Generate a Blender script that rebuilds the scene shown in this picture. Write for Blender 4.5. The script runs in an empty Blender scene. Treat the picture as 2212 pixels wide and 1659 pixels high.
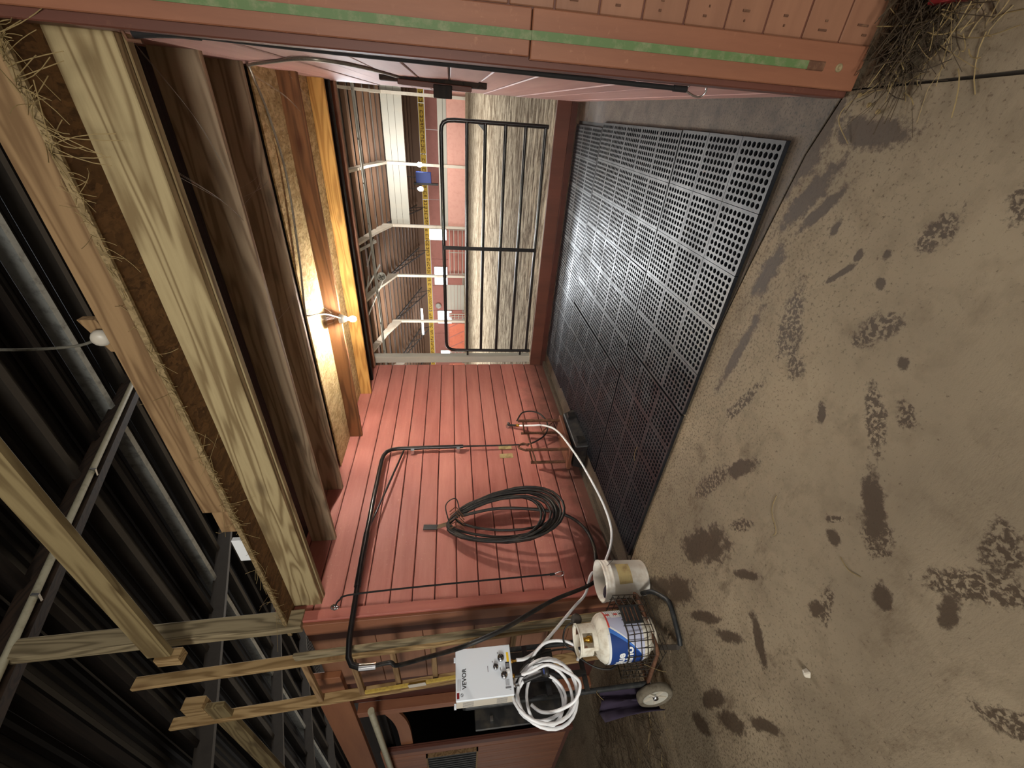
import bpy, bmesh, math, random
from mathutils import Vector, Matrix, Quaternion, noise as mnoise
random.seed(7)
S = bpy.context.scene
COL = S.collection
V = Vector
# ------------------------------------------------------------------ camera, world, lights, exposure
cd = bpy.data.cameras.new('camera'); cam = bpy.data.objects.new('camera', cd); COL.objects.link(cam)
cd.sensor_fit = 'HORIZONTAL'; cd.sensor_width = 36.0; cd.lens = 880/2212*36; cd.clip_start = .02; cd.clip_end = 300
cam.matrix_world = Matrix(((0.067,0.828,0.557,0),(-0.125,0.561,-0.819,0),(-0.990,-0.015,0.141,1.5),(0,0,0,1)))
_q = cam.matrix_world.to_quaternion().normalized()
cam.matrix_world = Matrix.Translation((0,0,1.5)) @ _q.to_matrix().to_4x4()
S.camera = cam
vs = S.view_settings; S.display_settings.display_device = 'sRGB'
vs.view_transform = 'Standard'; vs.look = 'None'; vs.gamma = 1; vs.use_curve_mapping = False
vs.exposure = 1.25
w = bpy.data.worlds.new('world'); S.world = w; w.use_nodes = True
w.node_tree.nodes['Background'].inputs[0].default_value = (1,.95,.88,1)
w.node_tree.nodes['Background'].inputs[1].default_value = .24
def lamp(name, typ, loc, power, col=(1,1,1), size=.1, target=None, sy=None):
    l = bpy.data.lights.new(name, typ); l.energy = power; l.color = col
    if typ == 'AREA':
        l.size = size
        if sy: l.shape = 'RECTANGLE'; l.size_y = sy
    else: l.shadow_soft_size = size
    o = bpy.data.objects.new(name, l); COL.objects.link(o); o.location = loc
    if target: o.rotation_euler = (V(target)-V(loc)).to_track_quat('-Z','Y').to_euler()
    return o
# assumed light of the aisle: an unseen lamp and an area fill, both behind the photographer
lamp('assumed_aisle_fill_light', 'AREA', (-.2,-3.4,1.9), 80, (1,.97,.89), 1.3, (-2.2,2.0,1.3))  # added soft fill for the aisle; its source is assumed, not built
lamp('assumed_aisle_lamp_light', 'POINT', (-1.6,-1.3,2.5), 10, (1,.90,.74), .12)  # assumed lamp, added without a fixture
# assumed lamps under the arena roof, added without fittings
for X in (-4,-15,-26):
    lamp('assumed_arena_lamp_light', 'AREA', (X,17,8.3), 620, (1,.97,.92), 6, (X,17,0), 3)
    lamp('assumed_arena_lamp_light', 'AREA', (X,31,5.8), 240, (1,.95,.88), 3, (X,38,4.5), 1.5)
lamp('assumed_arena_lamp_light', 'AREA', (-6.5,22,6.6), 480, (.88,.94,1), 4, (-3.5,14,0), 2)  # added unseen lamp that gives the mats their sheen
# ------------------------------------------------------------------ helpers
LOC = {}
def tag(o, label=None, cat=None, group=None, kind=None):
    if label: o['label'] = label
    if cat: o['category'] = cat
    if group: o['group'] = group
    if kind: o['kind'] = kind
    return o
def empty(name, loc, label=None, cat=None, group=None, kind=None):
    o = bpy.data.objects.new(name, None); COL.objects.link(o); o.location = loc; o.empty_display_size = .1
    LOC[o.name] = V(loc)
    return tag(o, label, cat, group, kind)
def world_loc(o):
    return LOC.get(o.name, V((0,0,0)))
def catmull(P, n=8, closed=False):
    P = [V(p) for p in P]; N = len(P); out = []
    for i in range(N if closed else N-1):
        g = lambda k: P[k % N] if closed else P[max(0, min(N-1, k))]
        a,b,c,d = g(i-1),g(i),g(i+1),g(i+2)
        for k in range(n):
            t = k/n
            out.append(.5*((2*b)+(c-a)*t+(2*a-5*b+4*c-d)*t*t+(3*b-a-3*c+d)*t**3))
    if not closed: out.append(P[-1])
    return out
class G:
    def __init__(s): s.v=[]; s.f=[]; s.sm=[]
    def add(s, vs_, fs, smooth=False):
        b=len(s.v); s.v += [V(p) for p in vs_]; s.f += [tuple(i+b for i in f) for f in fs]; s.sm += [smooth]*len(fs); return s
    def hexa(s, c): return s.add(c, [(0,3,2,1),(4,5,6,7),(0,1,5,4),(1,2,6,5),(2,3,7,6),(3,0,4,7)])
    def box(s, x0,x1,y0,y1,z0,z1):
        return s.hexa([(x0,y0,z0),(x1,y0,z0),(x1,y1,z0),(x0,y1,z0),(x0,y0,z1),(x1,y0,z1),(x1,y1,z1),(x0,y1,z1)])
    def bar(s, p, q, a, b, up=(0,0,1)):           # box along p-q, a across, b along up
        p,q = V(p),V(q); d=(q-p).normalized(); u=V(up); x=d.cross(u).normalized(); u=x.cross(d).normalized()
        x=x*a/2; u=u*b/2
        return s.hexa([p-x-u,p+x-u,p+x+u,p-x+u,q-x-u,q+x-u,q+x+u,q-x+u])
    def tube(s, pts, r, n=8, closed=False, smooth=True):
        pts=[V(p) for p in pts]; N=len(pts); rr = r if isinstance(r,(list,tuple)) else [r]*N
        rings=[]; prev=None
        for i,p in enumerate(pts):
            a = pts[(i-1)%N] if (closed or i>0) else p; b = pts[(i+1)%N] if (closed or i<N-1) else p
            d=(b-a)
            d = d.normalized() if d.length>1e-9 else V((0,0,1))
            if prev is None:
                u=d.orthogonal().normalized()
            else:
                u=prev-d*prev.dot(d); u = u.normalized() if u.length>1e-6 else d.orthogonal().normalized()
            prev=u; w_=d.cross(u)
            rings.append([p+(u*math.cos(2*math.pi*k/n)+w_*math.sin(2*math.pi*k/n))*rr[i] for k in range(n)])
        vs_=[q for r_ in rings for q in r_]; fs=[]
        for i in range(N if closed else N-1):
            j=(i+1)%N
            for k in range(n):
                fs.append((i*n+k,i*n+(k+1)%n,j*n+(k+1)%n,j*n+k))
        s.add(vs_,fs,smooth)
        if not closed:
            s.add(rings[0],[tuple(range(n-1,-1,-1))]); s.add(rings[-1],[tuple(range(n))])
        return s
    def lathe(s, prof, base, axis=(0,0,1), n=24, smooth=True):   # prof: (radius, height)
        base=V(base); ax=V(axis).normalized(); u=ax.orthogonal().normalized(); w_=ax.cross(u)
        vs_=[]; fs=[]
        for r,h in prof:
            for k in range(n):
                a=2*math.pi*k/n; vs_.append(base+ax*h+(u*math.cos(a)+w_*math.sin(a))*max(r,1e-5))
        for i in range(len(prof)-1):
            for k in range(n): fs.append((i*n+k,i*n+(k+1)%n,(i+1)*n+(k+1)%n,(i+1)*n+k))
        return s.add(vs_,fs,smooth)
    def build(s, name, mat, parent=None, bevel=0, kind=None, mesh_only=False):
        off = world_loc(parent) if parent else V((0,0,0))
        me=bpy.data.meshes.new(name); me.from_pydata([tuple(p-off) for p in s.v],[],s.f)
        me.polygons.foreach_set('use_smooth', s.sm)
        bm=bmesh.new(); bm.from_mesh(me)
        if bevel: bmesh.ops.bevel(bm, geom=list(bm.edges), offset=bevel, segments=1, affect='EDGES', clamp_overlap=True)
        bmesh.ops.recalc_face_normals(bm, faces=bm.faces)
        bm.to_mesh(me); bm.free()
        me.materials.append(mat)
        o=bpy.data.objects.new(name, me); COL.objects.link(o)
        if parent: o.parent=parent; LOC[o.name]=V(off)
        if kind: o['kind']=kind
        return o
def lin(c): return tuple((x/255/12.92 if x/255<=.04045 else ((x/255+.055)/1.055)**2.4) for x in c)+(1,)
class NT:
    def __init__(s,name):
        s.m=bpy.data.materials.new(name); s.m.use_nodes=True; s.t=s.m.node_tree; s.n=s.t.nodes; s.b=s.n['Principled BSDF']
    def new(s,typ,**kw):
        n=s.n.new(typ)
        for k,v in kw.items(): setattr(n,k,v)
        return n
    def link(s,a,b): s.t.links.new(a,b)
    def val(s,sock,x):
        if hasattr(x,'is_output') or isinstance(x,bpy.types.NodeSocket): s.link(x,sock)
        else: sock.default_value=x
    def math(s,op,a,b=0.,c=0.,clamp=False):
        n=s.new('ShaderNodeMath',operation=op,use_clamp=clamp)
        for i,x in enumerate((a,b,c)): s.val(n.inputs[i],x)
        return n.outputs[0]
    def vmath(s,op,a,b=(0,0,0)):
        n=s.new('ShaderNodeVectorMath',operation=op); s.val(n.inputs[0],a); s.val(n.inputs[1],b)
        return n.outputs['Value'] if op in('LENGTH','DOT_PRODUCT','DISTANCE') else n.outputs[0]
    def coord(s,which='Object'): return s.new('ShaderNodeTexCoord').outputs[which]
    def scale(s,v,sc): return s.vmath('MULTIPLY',v,sc)
    def noise(s,v,scale=5.,detail=5.,rough=.55,dist=0.):
        n=s.new('ShaderNodeTexNoise'); s.val(n.inputs['Vector'],v); n.inputs['Scale'].default_value=scale
        n.inputs['Detail'].default_value=detail; n.inputs['Roughness'].default_value=rough; n.inputs['Distortion'].default_value=dist
        return n.outputs['Fac']
    def ramp(s,x,a,b,lo=0.,hi=1.):
        n=s.new('ShaderNodeMapRange'); n.clamp=True; s.val(n.inputs[0],x)
        n.inputs[1].default_value=a; n.inputs[2].default_value=b; n.inputs[3].default_value=lo; n.inputs[4].default_value=hi
        return n.outputs[0]
    def mix(s,f,a,b,mode='MIX'):
        n=s.new('ShaderNodeMix',data_type='RGBA',blend_type=mode)
        s.val(n.inputs[0],f); s.val(n.inputs[6],a); s.val(n.inputs[7],b); return n.outputs[2]
    def rnd(s): return s.new('ShaderNodeObjectInfo').outputs['Random']
    def hsv(s,c,v,sat=1.):
        n=s.new('ShaderNodeHueSaturation'); s.val(n.inputs['Color'],c); s.val(n.inputs['Value'],v); s.val(n.inputs['Saturation'],sat); return n.outputs[0]
    def bump(s,h,strength=.3,dist=.005):
        n=s.new('ShaderNodeBump'); s.val(n.inputs['Height'],h); n.inputs['Strength'].default_value=strength; n.inputs['Distance'].default_value=dist
        s.link(n.outputs[0],s.b.inputs['Normal'])
    def out(s,col,rough=.6,metal=0.,spec=.5):
        s.val(s.b.inputs['Base Color'],col); s.val(s.b.inputs['Roughness'],rough); s.b.inputs['Metallic'].default_value=metal
        s.b.inputs['Specular IOR Level'].default_value=spec
        return s.m
def plain(name,c,rough=.5,metal=0.,spec=.5,dirt=None,dscale=12,damt=.6,bump=0):
    t=NT(name); col=lin(c)
    if dirt:
        f=t.ramp(t.noise(t.coord(),dscale,6,.65),.48,.72,0,damt); col=t.mix(f,lin(c),lin(dirt))
        if bump: t.bump(t.noise(t.coord(),dscale*6,4),bump,.002)
    return t.out(col,rough,metal,spec)
def wood(name,c1,c2,axis=0,dark=None,freq=26.,rough=.75,var=.25,painted=None,pamt=.0):
    t=NT(name); st=[6.5,6.5,6.5]; st[axis]=.5; freq*=2.1
    r=t.rnd(); off=t.new('ShaderNodeCombineXYZ'); 
    for i in range(3): t.val(off.inputs[i], t.math('MULTIPLY',r,(13.7,7.1,29.3)[i]))
    v=t.vmath('ADD',t.scale(t.coord(),tuple(st)),off.outputs[0])
    n=t.noise(v,1.0,2.5,.5,.25)
    rings=t.math('SINE',t.math('MULTIPLY',n,freq)); rings=t.ramp(rings,-.9,1.,0,1)
    fine=t.noise(t.scale(v,(6,6,6)),2.2,4,.7)
    f=t.math('ADD',t.math('MULTIPLY',t.math('POWER',rings,1.8),.75),t.math('MULTIPLY',fine,.45))
    col=t.mix(t.ramp(f,.15,.95),lin(c1),lin(c2))
    ks=[4.2,4.2,4.2]; ks[axis]=1.5
    vo=t.new('ShaderNodeTexVoronoi'); vo.inputs['Scale'].default_value=1.15; t.link(t.vmath('ADD',t.scale(t.coord(),tuple(ks)),off.outputs[0]),vo.inputs['Vector'])
    kd=t.math('ADD',vo.outputs['Distance'],t.math('MULTIPLY',t.math('SUBTRACT',n,.5),.1))
    col=t.mix(t.ramp(kd,.20,.06,0,.75),col,lin(dark or c2))
    if dark:
        kn=t.noise(v,.5,3,.6); col=t.mix(t.ramp(kn,.58,.80,0,.5),col,lin(dark))
    if painted:
        pw=t.noise(t.scale(t.coord(),(st[0]*.7,st[1]*.7,st[2]*.7)),3.,6,.7); col=t.mix(t.ramp(pw,.3,.62,1-pamt,1),col,lin(painted))
    col=t.hsv(col,t.math('ADD',t.math('MULTIPLY',r,var),1-var/2))
    t.bump(f,.25,.002)
    return t.out(col,rough,0,.3)
def redpaint(name,c,c2,worn,axis=1,wear=.5,rough=.55,var=.16,grime=None):
    t=NT(name); st=[3.,3.,3.]; st[axis]=.35; r=t.rnd()
    off=t.new('ShaderNodeCombineXYZ')
    for i in range(3): t.val(off.inputs[i], t.math('MULTIPLY',r,(11.,5.,17.)[i]))
    co=t.coord(); v=t.vmath('ADD',t.scale(co,tuple(st)),off.outputs[0])
    n=t.noise(v,2.,6,.65); col=t.mix(t.ramp(n,.3,.75),lin(c),lin(c2))
    grain=t.noise(t.scale(v,(1,1,1)),14.,3,.6)
    sp=t.noise(co,38.,4,.7); mask=t.math('MULTIPLY',t.ramp(sp,.60,.74,0,1),t.ramp(t.noise(co,1.6,3),.45,.65,.15,1.))
    col=t.mix(t.math('MULTIPLY',mask,wear),col,lin(worn))
    if grime:
        z=t.new('ShaderNodeSeparateXYZ'); t.link(co,z.inputs[0])
        g=t.math('ADD',z.outputs[2],t.math('MULTIPLY',t.noise(co,5.,5,.7),-.5)); col=t.mix(t.ramp(g,-.15,.28,.85,0),col,lin(grime))
    col=t.hsv(col,t.math('ADD',t.math('MULTIPLY',r,var),1-var/2))
    t.bump(t.math('ADD',grain,t.math('MULTIPLY',sp,.4)),.22,.002)
    return t.out(col,rough,0,.35)
def emit(name,c,strength):
    t=NT(name); t.b.inputs['Base Color'].default_value=lin(c); t.b.inputs['Emission Color'].default_value=lin(c); t.b.inputs['Emission Strength'].default_value=strength
    return t.m
M={}
RED=M['red']=redpaint('red_wall_paint',(200,134,121),(168,98,88),(214,168,150),1,.75,var=.2,grime=(70,50,42))
M['red_pale']=redpaint('faded_red_paint',(176,136,128),(152,112,106),(186,150,140),1,.5)
M['red_x']=redpaint('red_paint_x',(142,100,76),(118,80,60),(168,130,104),0,.4,var=.14)
M['red_z']=redpaint('red_paint_vertical',(190,116,102),(160,90,80),(206,160,138),2,.5)
M['red_dark']=redpaint('dark_red_paint',(100,58,46),(78,46,36),(128,86,66),2,.4)
M['orange_z']=redpaint('orange_red_paint_vertical',(146,96,70),(118,74,54),(178,132,100),2,.5)
M['orange_x']=redpaint('orange_red_paint_along',(152,100,68),(128,80,56),(168,124,94),0,.4)
M['maroon']=redpaint('maroon_paint_and_shade',(78,40,32),(56,30,24),(100,60,46),2,.3)  # also used as the shadow tone of the recess board
M['green']=plain('green_tape',(80,104,58),.6,dirt=(150,140,110),dscale=25,damt=.5)
M['pine']=wood('pine_plank',(160,144,108),(116,98,68),0,(92,76,52),30)
M['pine_orange']=wood('orange_pine_plank',(146,118,84),(112,86,58),0,(92,68,44),28)
M['pine_z']=wood('pine_vertical',(172,144,102),(130,104,68),2,(110,80,50),30)
M['beam_dull']=wood('dull_beam',(132,116,82),(100,84,56),0,(80,66,44),26)
M['grey_z']=wood('weathered_vertical',(146,132,104),(104,92,70),2,(84,74,58),36)
M['grey_x']=wood('dusty_plank',(172,150,124),(134,112,90),0,(96,80,64),30)
M['yellow_x']=wood('yellow_pine',(214,166,94),(180,132,70),0,(120,84,44),30)
M['brown_x']=wood('brown_joist',(138,96,62),(106,72,46),0,(80,46,26),22)
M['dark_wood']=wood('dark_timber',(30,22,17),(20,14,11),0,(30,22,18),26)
M['dark_wood_y']=wood('dark_timber_y',(52,38,28),(34,25,19),1,(36,26,20),26)
def osb(name,c1,c2,c3):
    t=NT(name); co=t.coord(); v=t.new('ShaderNodeTexVoronoi'); v.inputs['Scale'].default_value=34
    nv=t.noise(co,7.,3); st=t.vmath('ADD',t.scale(co,(1,.35,1)),t.scale(nv,(.25,.25,.25))); t.link(st,v.inputs['Vector'])
    sep=t.new('ShaderNodeSeparateColor'); t.link(v.outputs['Color'],sep.inputs[0])
    col=t.mix(t.ramp(sep.outputs[0],.1,.9),lin(c1),lin(c2)); col=t.mix(t.ramp(t.noise(t.scale(co,(1,.3,1)),60.,4,.7),.5,.72,0,.7),col,lin(c3))
    t.bump(sep.outputs[1],.3,.002); return t.out(col,.8,0,.2)
M['osb']=osb('strand_board',(202,182,138),(166,144,100),(96,78,52))
M['osb_dust']=osb('dusty_strand_board',(146,126,92),(118,100,70),(76,62,42))
M['osb_brown']=osb('brown_strand_board',(116,86,56),(88,64,42),(58,42,28))
M['black_metal']=plain('black_enamel_pipe',(20,20,22),.28,0,.6,dirt=(70,62,54),dscale=20,damt=.3)
M['black_rubber']=plain('black_rubber_hose',(24,23,23),.5,0,.45,dirt=(80,70,60),dscale=9,damt=.5)
M['rope']=plain('black_cord',(16,14,15),.85)
M['steel']=plain('bright_steel',(190,190,192),.22,1)
M['chrome']=plain('chrome',(205,205,208),.12,1)
M['brass']=plain('brass',(205,160,70),.25,1)
M['white_hose']=plain('white_hose',(240,242,246),.35,0,.5,dirt=(170,165,158),dscale=9,damt=.3)
M['white_paint']=plain('white_enamel',(226,234,244),.35,0,.5)
M['taupe_side']=plain('side_sheet',(196,188,174),.4)
M['bucket']=plain('white_plastic',(244,241,232),.4,0,.5,dirt=(170,142,106),dscale=7,damt=.6)
M['bucket_print']=plain('faded_print',(182,164,116),.55,0,.4,dirt=(120,86,56),dscale=14,damt=.8)
M['tank']=plain('tank_enamel',(232,228,214),.4,0,.5,dirt=(170,150,120),dscale=16,damt=.7)
M['lav']=plain('label_grey',(184,188,212),.4); M['navy']=plain('label_blue',(24,58,124),.4); M['mid_blue']=plain('label_light_blue',(64,118,204),.4)
M['lab_white']=plain('label_white',(232,234,236),.4); M['lab_red']=plain('label_red',(206,72,62),.4); M['lab_grey']=plain('label_text_grey',(120,122,128),.5)
M['lab_black']=plain('print_black',(30,30,34),.5); M['yellow_st']=plain('yellow_sticker',(240,200,40),.4); M['red_plastic']=plain('red_plastic',(120,24,30),.35)
M['foam']=plain('yellow_foam',(198,168,80),.8,dirt=(110,90,50),dscale=30,damt=.6)
M['rust']=plain('rusty_iron',(96,66,50),.75,.3,.3,dirt=(140,104,78),dscale=26,damt=.7)
M['rust_wood']=redpaint('old_stool_board',(120,78,58),(92,60,46),(150,116,90),1,.5)
M['black_plastic']=plain('black_plastic',(26,26,27),.45,dirt=(80,72,60),dscale=10,damt=.5)
M['basket_wire']=plain('dusty_black_wire',(46,40,34),.6,.3,.4,dirt=(92,76,58),dscale=30,damt=.6)
M['dusty_black']=plain('dusty_black_steel',(40,42,44),.5,.2,.4,dirt=(84,82,76),dscale=14,damt=.6)
M['tyre']=plain('muddy_tyre',(110,102,88),.9,dirt=(70,60,46),dscale=24,damt=.8)
M['purple']=plain('purple_cloth',(46,36,56),.9,dirt=(32,24,28),dscale=8,damt=.7)
M['hay']=plain('hay',(136,116,76),.8,dirt=(96,80,50),dscale=30,damt=.6)
M['hay_dark']=plain('dark_hay',(62,48,31),.9,dirt=(36,28,19),dscale=20,damt=.7)
M['web']=plain('cobweb',(150,140,130),.9)
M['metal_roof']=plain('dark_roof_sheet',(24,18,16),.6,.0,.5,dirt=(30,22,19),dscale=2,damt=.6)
M['foil']=plain('foil_rib_glint',(170,172,168),.4,.0,dirt=(64,60,56),dscale=9,damt=.7)  # pale matte base stands in for the bright reflection of the foil
M['gal']=plain('painted_channel',(58,52,46),.6,.0,dirt=(38,32,28),dscale=6,damt=.5)
M['pvc']=plain('pale_conduit',(176,170,146),.5,dirt=(120,112,90),dscale=14,damt=.5)
M['armour']=plain('armoured_cable',(150,146,134),.4,.6,dirt=(92,84,70),dscale=40,damt=.6)
M['arena_white']=plain('white_panel',(172,170,160),.5,dirt=(186,178,162),dscale=1.2,damt=.5)
M['arena_steel']=plain('pale_steel',(206,198,184),.5,dirt=(170,150,124),dscale=1.5,damt=.6)
M['arena_purlin']=plain('brown_purlin',(112,82,60),.6); M['arena_insul']=plain('white_insulation',(176,168,160),.7)
M['arena_pink']=plain('pink_kick_wall',(212,160,146),.6,dirt=(190,134,120),dscale=3,damt=.5,bump=.05)
M['arena_red']=plain('arena_red_wall',(178,116,104),.6,dirt=(150,92,80),dscale=1.5,damt=.5)
M['arena_orange']=plain('orange_red_board',(214,120,92),.6,dirt=(180,92,70),dscale=2,damt=.5)
M['banner']=plain('yellow_banner',(226,186,66),.6,dirt=(190,140,50),dscale=3,damt=.4); M['banner_ink']=plain('banner_ink',(110,72,30),.7)
M['blue_box']=plain('blue_box',(50,70,140),.5); M['flag_red']=plain('bright_red',(220,50,40),.5)
M['tube_on']=emit('lit_tube',(236,246,255),14.); M['bulb_on']=emit('lit_bulb',(255,236,196),60.); M['lamp_on']=emit('lit_window',(240,246,255),7.)
M['skylight']=emit('daylight_gap',(226,236,255),3.)
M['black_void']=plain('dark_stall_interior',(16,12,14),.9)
M['crack_dark']=plain('joint_dirt',(40,32,24),.95)
# ---- floor
def sx0(t,co):
    q=t.new('ShaderNodeSeparateXYZ'); t.link(co,q.inputs[0]); return q.outputs[0]
def floor_mat(stains=True):
    t=NT('concrete_floor'+('' if stains else '_plain')); co=t.coord()
    big=t.noise(co,1.1,4,.6); mid=t.noise(co,7.,6,.65); fine=t.noise(co,70.,5,.7); grit=t.noise(co,220.,3,.6)
    col=t.mix(t.ramp(big,.35,.66),lin((148,133,110)),lin((120,107,88)))
    col=t.mix(t.ramp(mid,.5,.75,0,.55),col,lin((96,82,64)))
    patch=t.noise(t.scale(co,(1.,2.,1)),3.1,6,.72); col=t.mix(t.math('MULTIPLY',t.ramp(patch,.55,.66,0,.6),t.ramp(sx0(t,co),-.6,-2.2,.25,1)),col,lin((84,68,50)))
    # speckle of grit, denser close to the mats and the left wall
    sx=t.new('ShaderNodeSeparateXYZ'); t.link(co,sx.inputs[0])
    den=t.math('MAXIMUM',t.ramp(sx.outputs[1],.9,2.0,0,1),t.ramp(sx.outputs[0],-1.2,-3.0,0,1))
    sp=t.ramp(t.math('ADD',fine,t.math('MULTIPLY',den,.12)),.60,.72,0,.75); col=t.mix(sp,col,lin((70,56,40)))
    wet=None; height=t.math('MULTIPLY',grit,.5)
    if stains:
        tr=t.noise(t.vmath('ADD',co,t.scale(t.noise(co,18.,2),(.03,.03,0))),58.,3,.6); nz=t.noise(co,26.,6,.75); nz2=t.noise(co,9.,4,.6)
        def spot(cx,cy,a,b,ang,tread=0,soft=.35,amt=1.):
            p=t.vmath('SUBTRACT',co,(cx,cy,0)); r=t.new('ShaderNodeVectorRotate',rotation_type='Z_AXIS'); t.link(p,r.inputs['Vector']); r.inputs['Angle'].default_value=-ang
            q=t.vmath('MULTIPLY',r.outputs[0],(1/a,1/b,0)); d=t.vmath('LENGTH',q)
            d=t.math('ADD',d,t.math('MULTIPLY',t.math('SUBTRACT',nz,.5),2.2)); d=t.math('ADD',d,t.math('MULTIPLY',t.math('SUBTRACT',nz2,.5),1.5))
            m=t.ramp(d,1+soft/2,1-soft/2,0,amt)
            if tread:
                s_=t.new('ShaderNodeSeparateXYZ'); t.link(r.outputs[0],s_.inputs[0])
                m=t.math('MULTIPLY',m,t.ramp(tr,.43,.52,0,1))
            return m
        A=math.atan2
        d1=A(.6-.85,-1.36+1.03)
        L=[(-1.10,.80,.13,.040,d1,0),(-1.18,.735,.085,.052,d1,330),(-1.05,.835,.05,.036,d1,330),(-1.35,.598,.045,.036,d1,0),
           (-1.335,.832,.035,.028,d1,0),(-1.27,.87,.05,.014,-.6,260),
           (-1.06,.475,.14,.046,2.5,300),(-1.19,.465,.06,.026,.4,0),(-.93,.49,.08,.05,.5,300),
           (-.835,.965,.13,.034,-2.5,300),(-.76,.89,.05,.03,.8,260),
           (-.57,1.14,.09,.045,-.7,260),(-.86,1.36,.05,.045,.9,260),(-.78,1.42,.10,.03,.3,260),
           (-.225,1.135,.08,.04,-.5,240),(-.10,.985,.06,.035,.3,270),
           (-1.60,.70,.11,.026,.3,280),(-1.66,.715,.05,.028,0,0),(-2.13,.795,.12,.035,.9,0),(-1.30,.215,.09,.035,2.4,260),
           (-.44,1.38,.06,.013,-.7,0),(-.56,1.745,.14,.05,3.0,0),(-.22,1.70,.16,.05,2.6,0),(-.25,1.60,.14,.025,2.5,0),
           (-1.49,1.36,.12,.04,2.6,0),(-2.13,1.34,.26,.10,2.7,0),(-2.5,1.10,.16,.03,2.6,0),(-2.83,.785,.14,.045,2.9,0),(-2.74,.65,.14,.05,2.7,0),
           (-2.35,.92,.13,.03,2.6,0),(-1.93,1.03,.12,.022,2.5,0),(-2.65,1.35,.2,.09,2.7,0),(-1.0,1.72,.25,.03,3.0,0),(-.95,1.15,.05,.02,.5,0),(-2.45,.55,.12,.03,2.7,0),
           (-.02,1.80,.20,.09,-.3,0),(-.12,1.88,.16,.05,0,0),(.02,1.55,.05,.16,0,0),(-2.9,1.5,.2,.08,2.6,0),(-3.1,.75,.1,.05,2.6,0),(-1.2,1.55,.18,.03,2.8,270),(-1.75,1.5,.2,.05,2.8,260),(-1.75,1.2,.10,.03,2.6,260),(-.7,1.5,.16,.05,.2,250),(-.36,1.35,.022,.016,0,0),(-.33,1.25,.02,.016,0,0),(-.42,1.22,.02,.02,0,0),(-.3,1.5,.03,.018,0,0),(-.62,1.0,.02,.02,0,0)]
        for q in L:
            m=spot(*q); wet = m if wet is None else t.math('MAXIMUM',wet,m)
        col=t.mix(t.math('MULTIPLY',wet,.86),col,lin((58,44,32)))
        # swept, ridged dust
        sw=t.noise(t.vmath('ADD',t.scale(co,(26,70,1)),t.scale(t.noise(co,2.,2),(5,5,0))),1.,4,.6)
        height=t.math('ADD',height,t.math('MULTIPLY',sw,t.ramp(t.noise(co,1.3,2),.42,.6,0,1.6)))
    t.bump(height,.42,.004)
    rough=.82 if wet is None else t.math('SUBTRACT',.85,t.math('MULTIPLY',wet,.2))
    return t.out(col,rough,0,.3)
M['floor']=floor_mat(); 
def wet_concrete():
    t=NT('wet_concrete'); co=t.coord(); n=t.noise(co,6.,6,.65); f=t.noise(co,90.,5,.7)
    col=t.mix(t.ramp(n,.35,.68),lin((96,84,70)),lin((62,53,44))); col=t.mix(t.ramp(f,.53,.62,0,.85),col,lin((38,32,29)))
    sx=t.new('ShaderNodeSeparateXYZ'); t.link(co,sx.inputs[0]); wet=t.ramp(sx.outputs[1],4.6,5.3,0,1)
    t.bump(t.math('ADD',f,t.math('MULTIPLY',n,.5)),.5,.004)
    return t.out(col,t.math('SUBTRACT',.7,t.math('MULTIPLY',wet,.5)),0,.5)
M['wet']=wet_concrete()
def mat_rubber():
    t=NT('drainage_mat_rubber'); co=t.coord('Object'); r=t.rnd(); n=t.noise(t.vmath('ADD',co,t.scale(r,(1,1,1))),5.,5,.6)
    col=t.mix(t.ramp(n,.35,.75),lin((20,22,27)),lin((33,34,38))); col=t.mix(t.ramp(t.noise(co,2.3,4,.7),.55,.75,0,.7),col,lin((50,45,38)))
    return t.out(col,t.ramp(n,.3,.7,.30,.48),0,.42)
M['mat']=mat_rubber(); M['mat_under']=plain('black_grime_shade',(10,10,12),.6)  # underlay black carries the shade below the mats in its colour
def dirt():
    t=NT('arena_dirt'); co=t.coord(); v=t.scale(co,(.5,1.5,1)); a=t.noise(v,1.5,7,.75); b=t.noise(v,4.2,7,.78,.5); c=t.noise(t.scale(co,(.04,.35,1)),1.,3)
    col=t.mix(t.ramp(b,.43,.58),lin((92,76,58)),lin((190,176,152))); col=t.mix(t.ramp(a,.52,.66,0,.75),col,lin((84,68,50))); col=t.mix(t.ramp(c,.55,.7,0,.6),col,lin((92,74,54)))
    t.bump(t.math('ADD',a,b),.7,.05); return t.out(col,.95,0,.1)
M['dirt']=dirt()
# ------------------------------------------------------------------ the setting
fl=empty('floor',(0,0,0),'worn concrete slab floor of the barn aisle with muddy boot prints',None,None,'structure')
G().box(-14,6,-6,6,-.14,-.012).build('joint_bed',M['crack_dark'],fl)
def slab(pts,mat,z=0.,name='slab'):
    g=G(); n=len(pts); g.add([(x,y,z) for x,y in pts]+[(x,y,z-.10) for x,y in pts],[tuple(range(n)),tuple(range(2*n-1,n-1,-1))]+[(i,i+n,(i+1)%n+n,(i+1)%n) for i in range(n)])
    return g.build(name,mat,fl)
slab([(.145,-6),(.168,1.17),(.145,1.735),(-.076,1.812),(-.60,1.885),(-1.575,2.0),(-3.30,1.90),(-3.52,1.86),(-3.525,.88),(-3.425,.40),(-3.40,-6)],M['floor'])
slab([(.157,-6),(6,-6),(6,6),(.15,6),(.15,1.745),(.180,1.17)],M['floor'])
slab([(-3.412,-6),(-3.437,.40),(-3.537,.88),(-3.53,1.95),(-3.53,6),(-14,6),(-14,-6)],M['floor'])
slab([(.14,1.752),(.14,5.70),(-3.52,5.70),(-3.52,1.872),(-3.30,1.912),(-1.575,2.012),(-.60,1.897),(-.076,1.824)],M['wet'])
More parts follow.
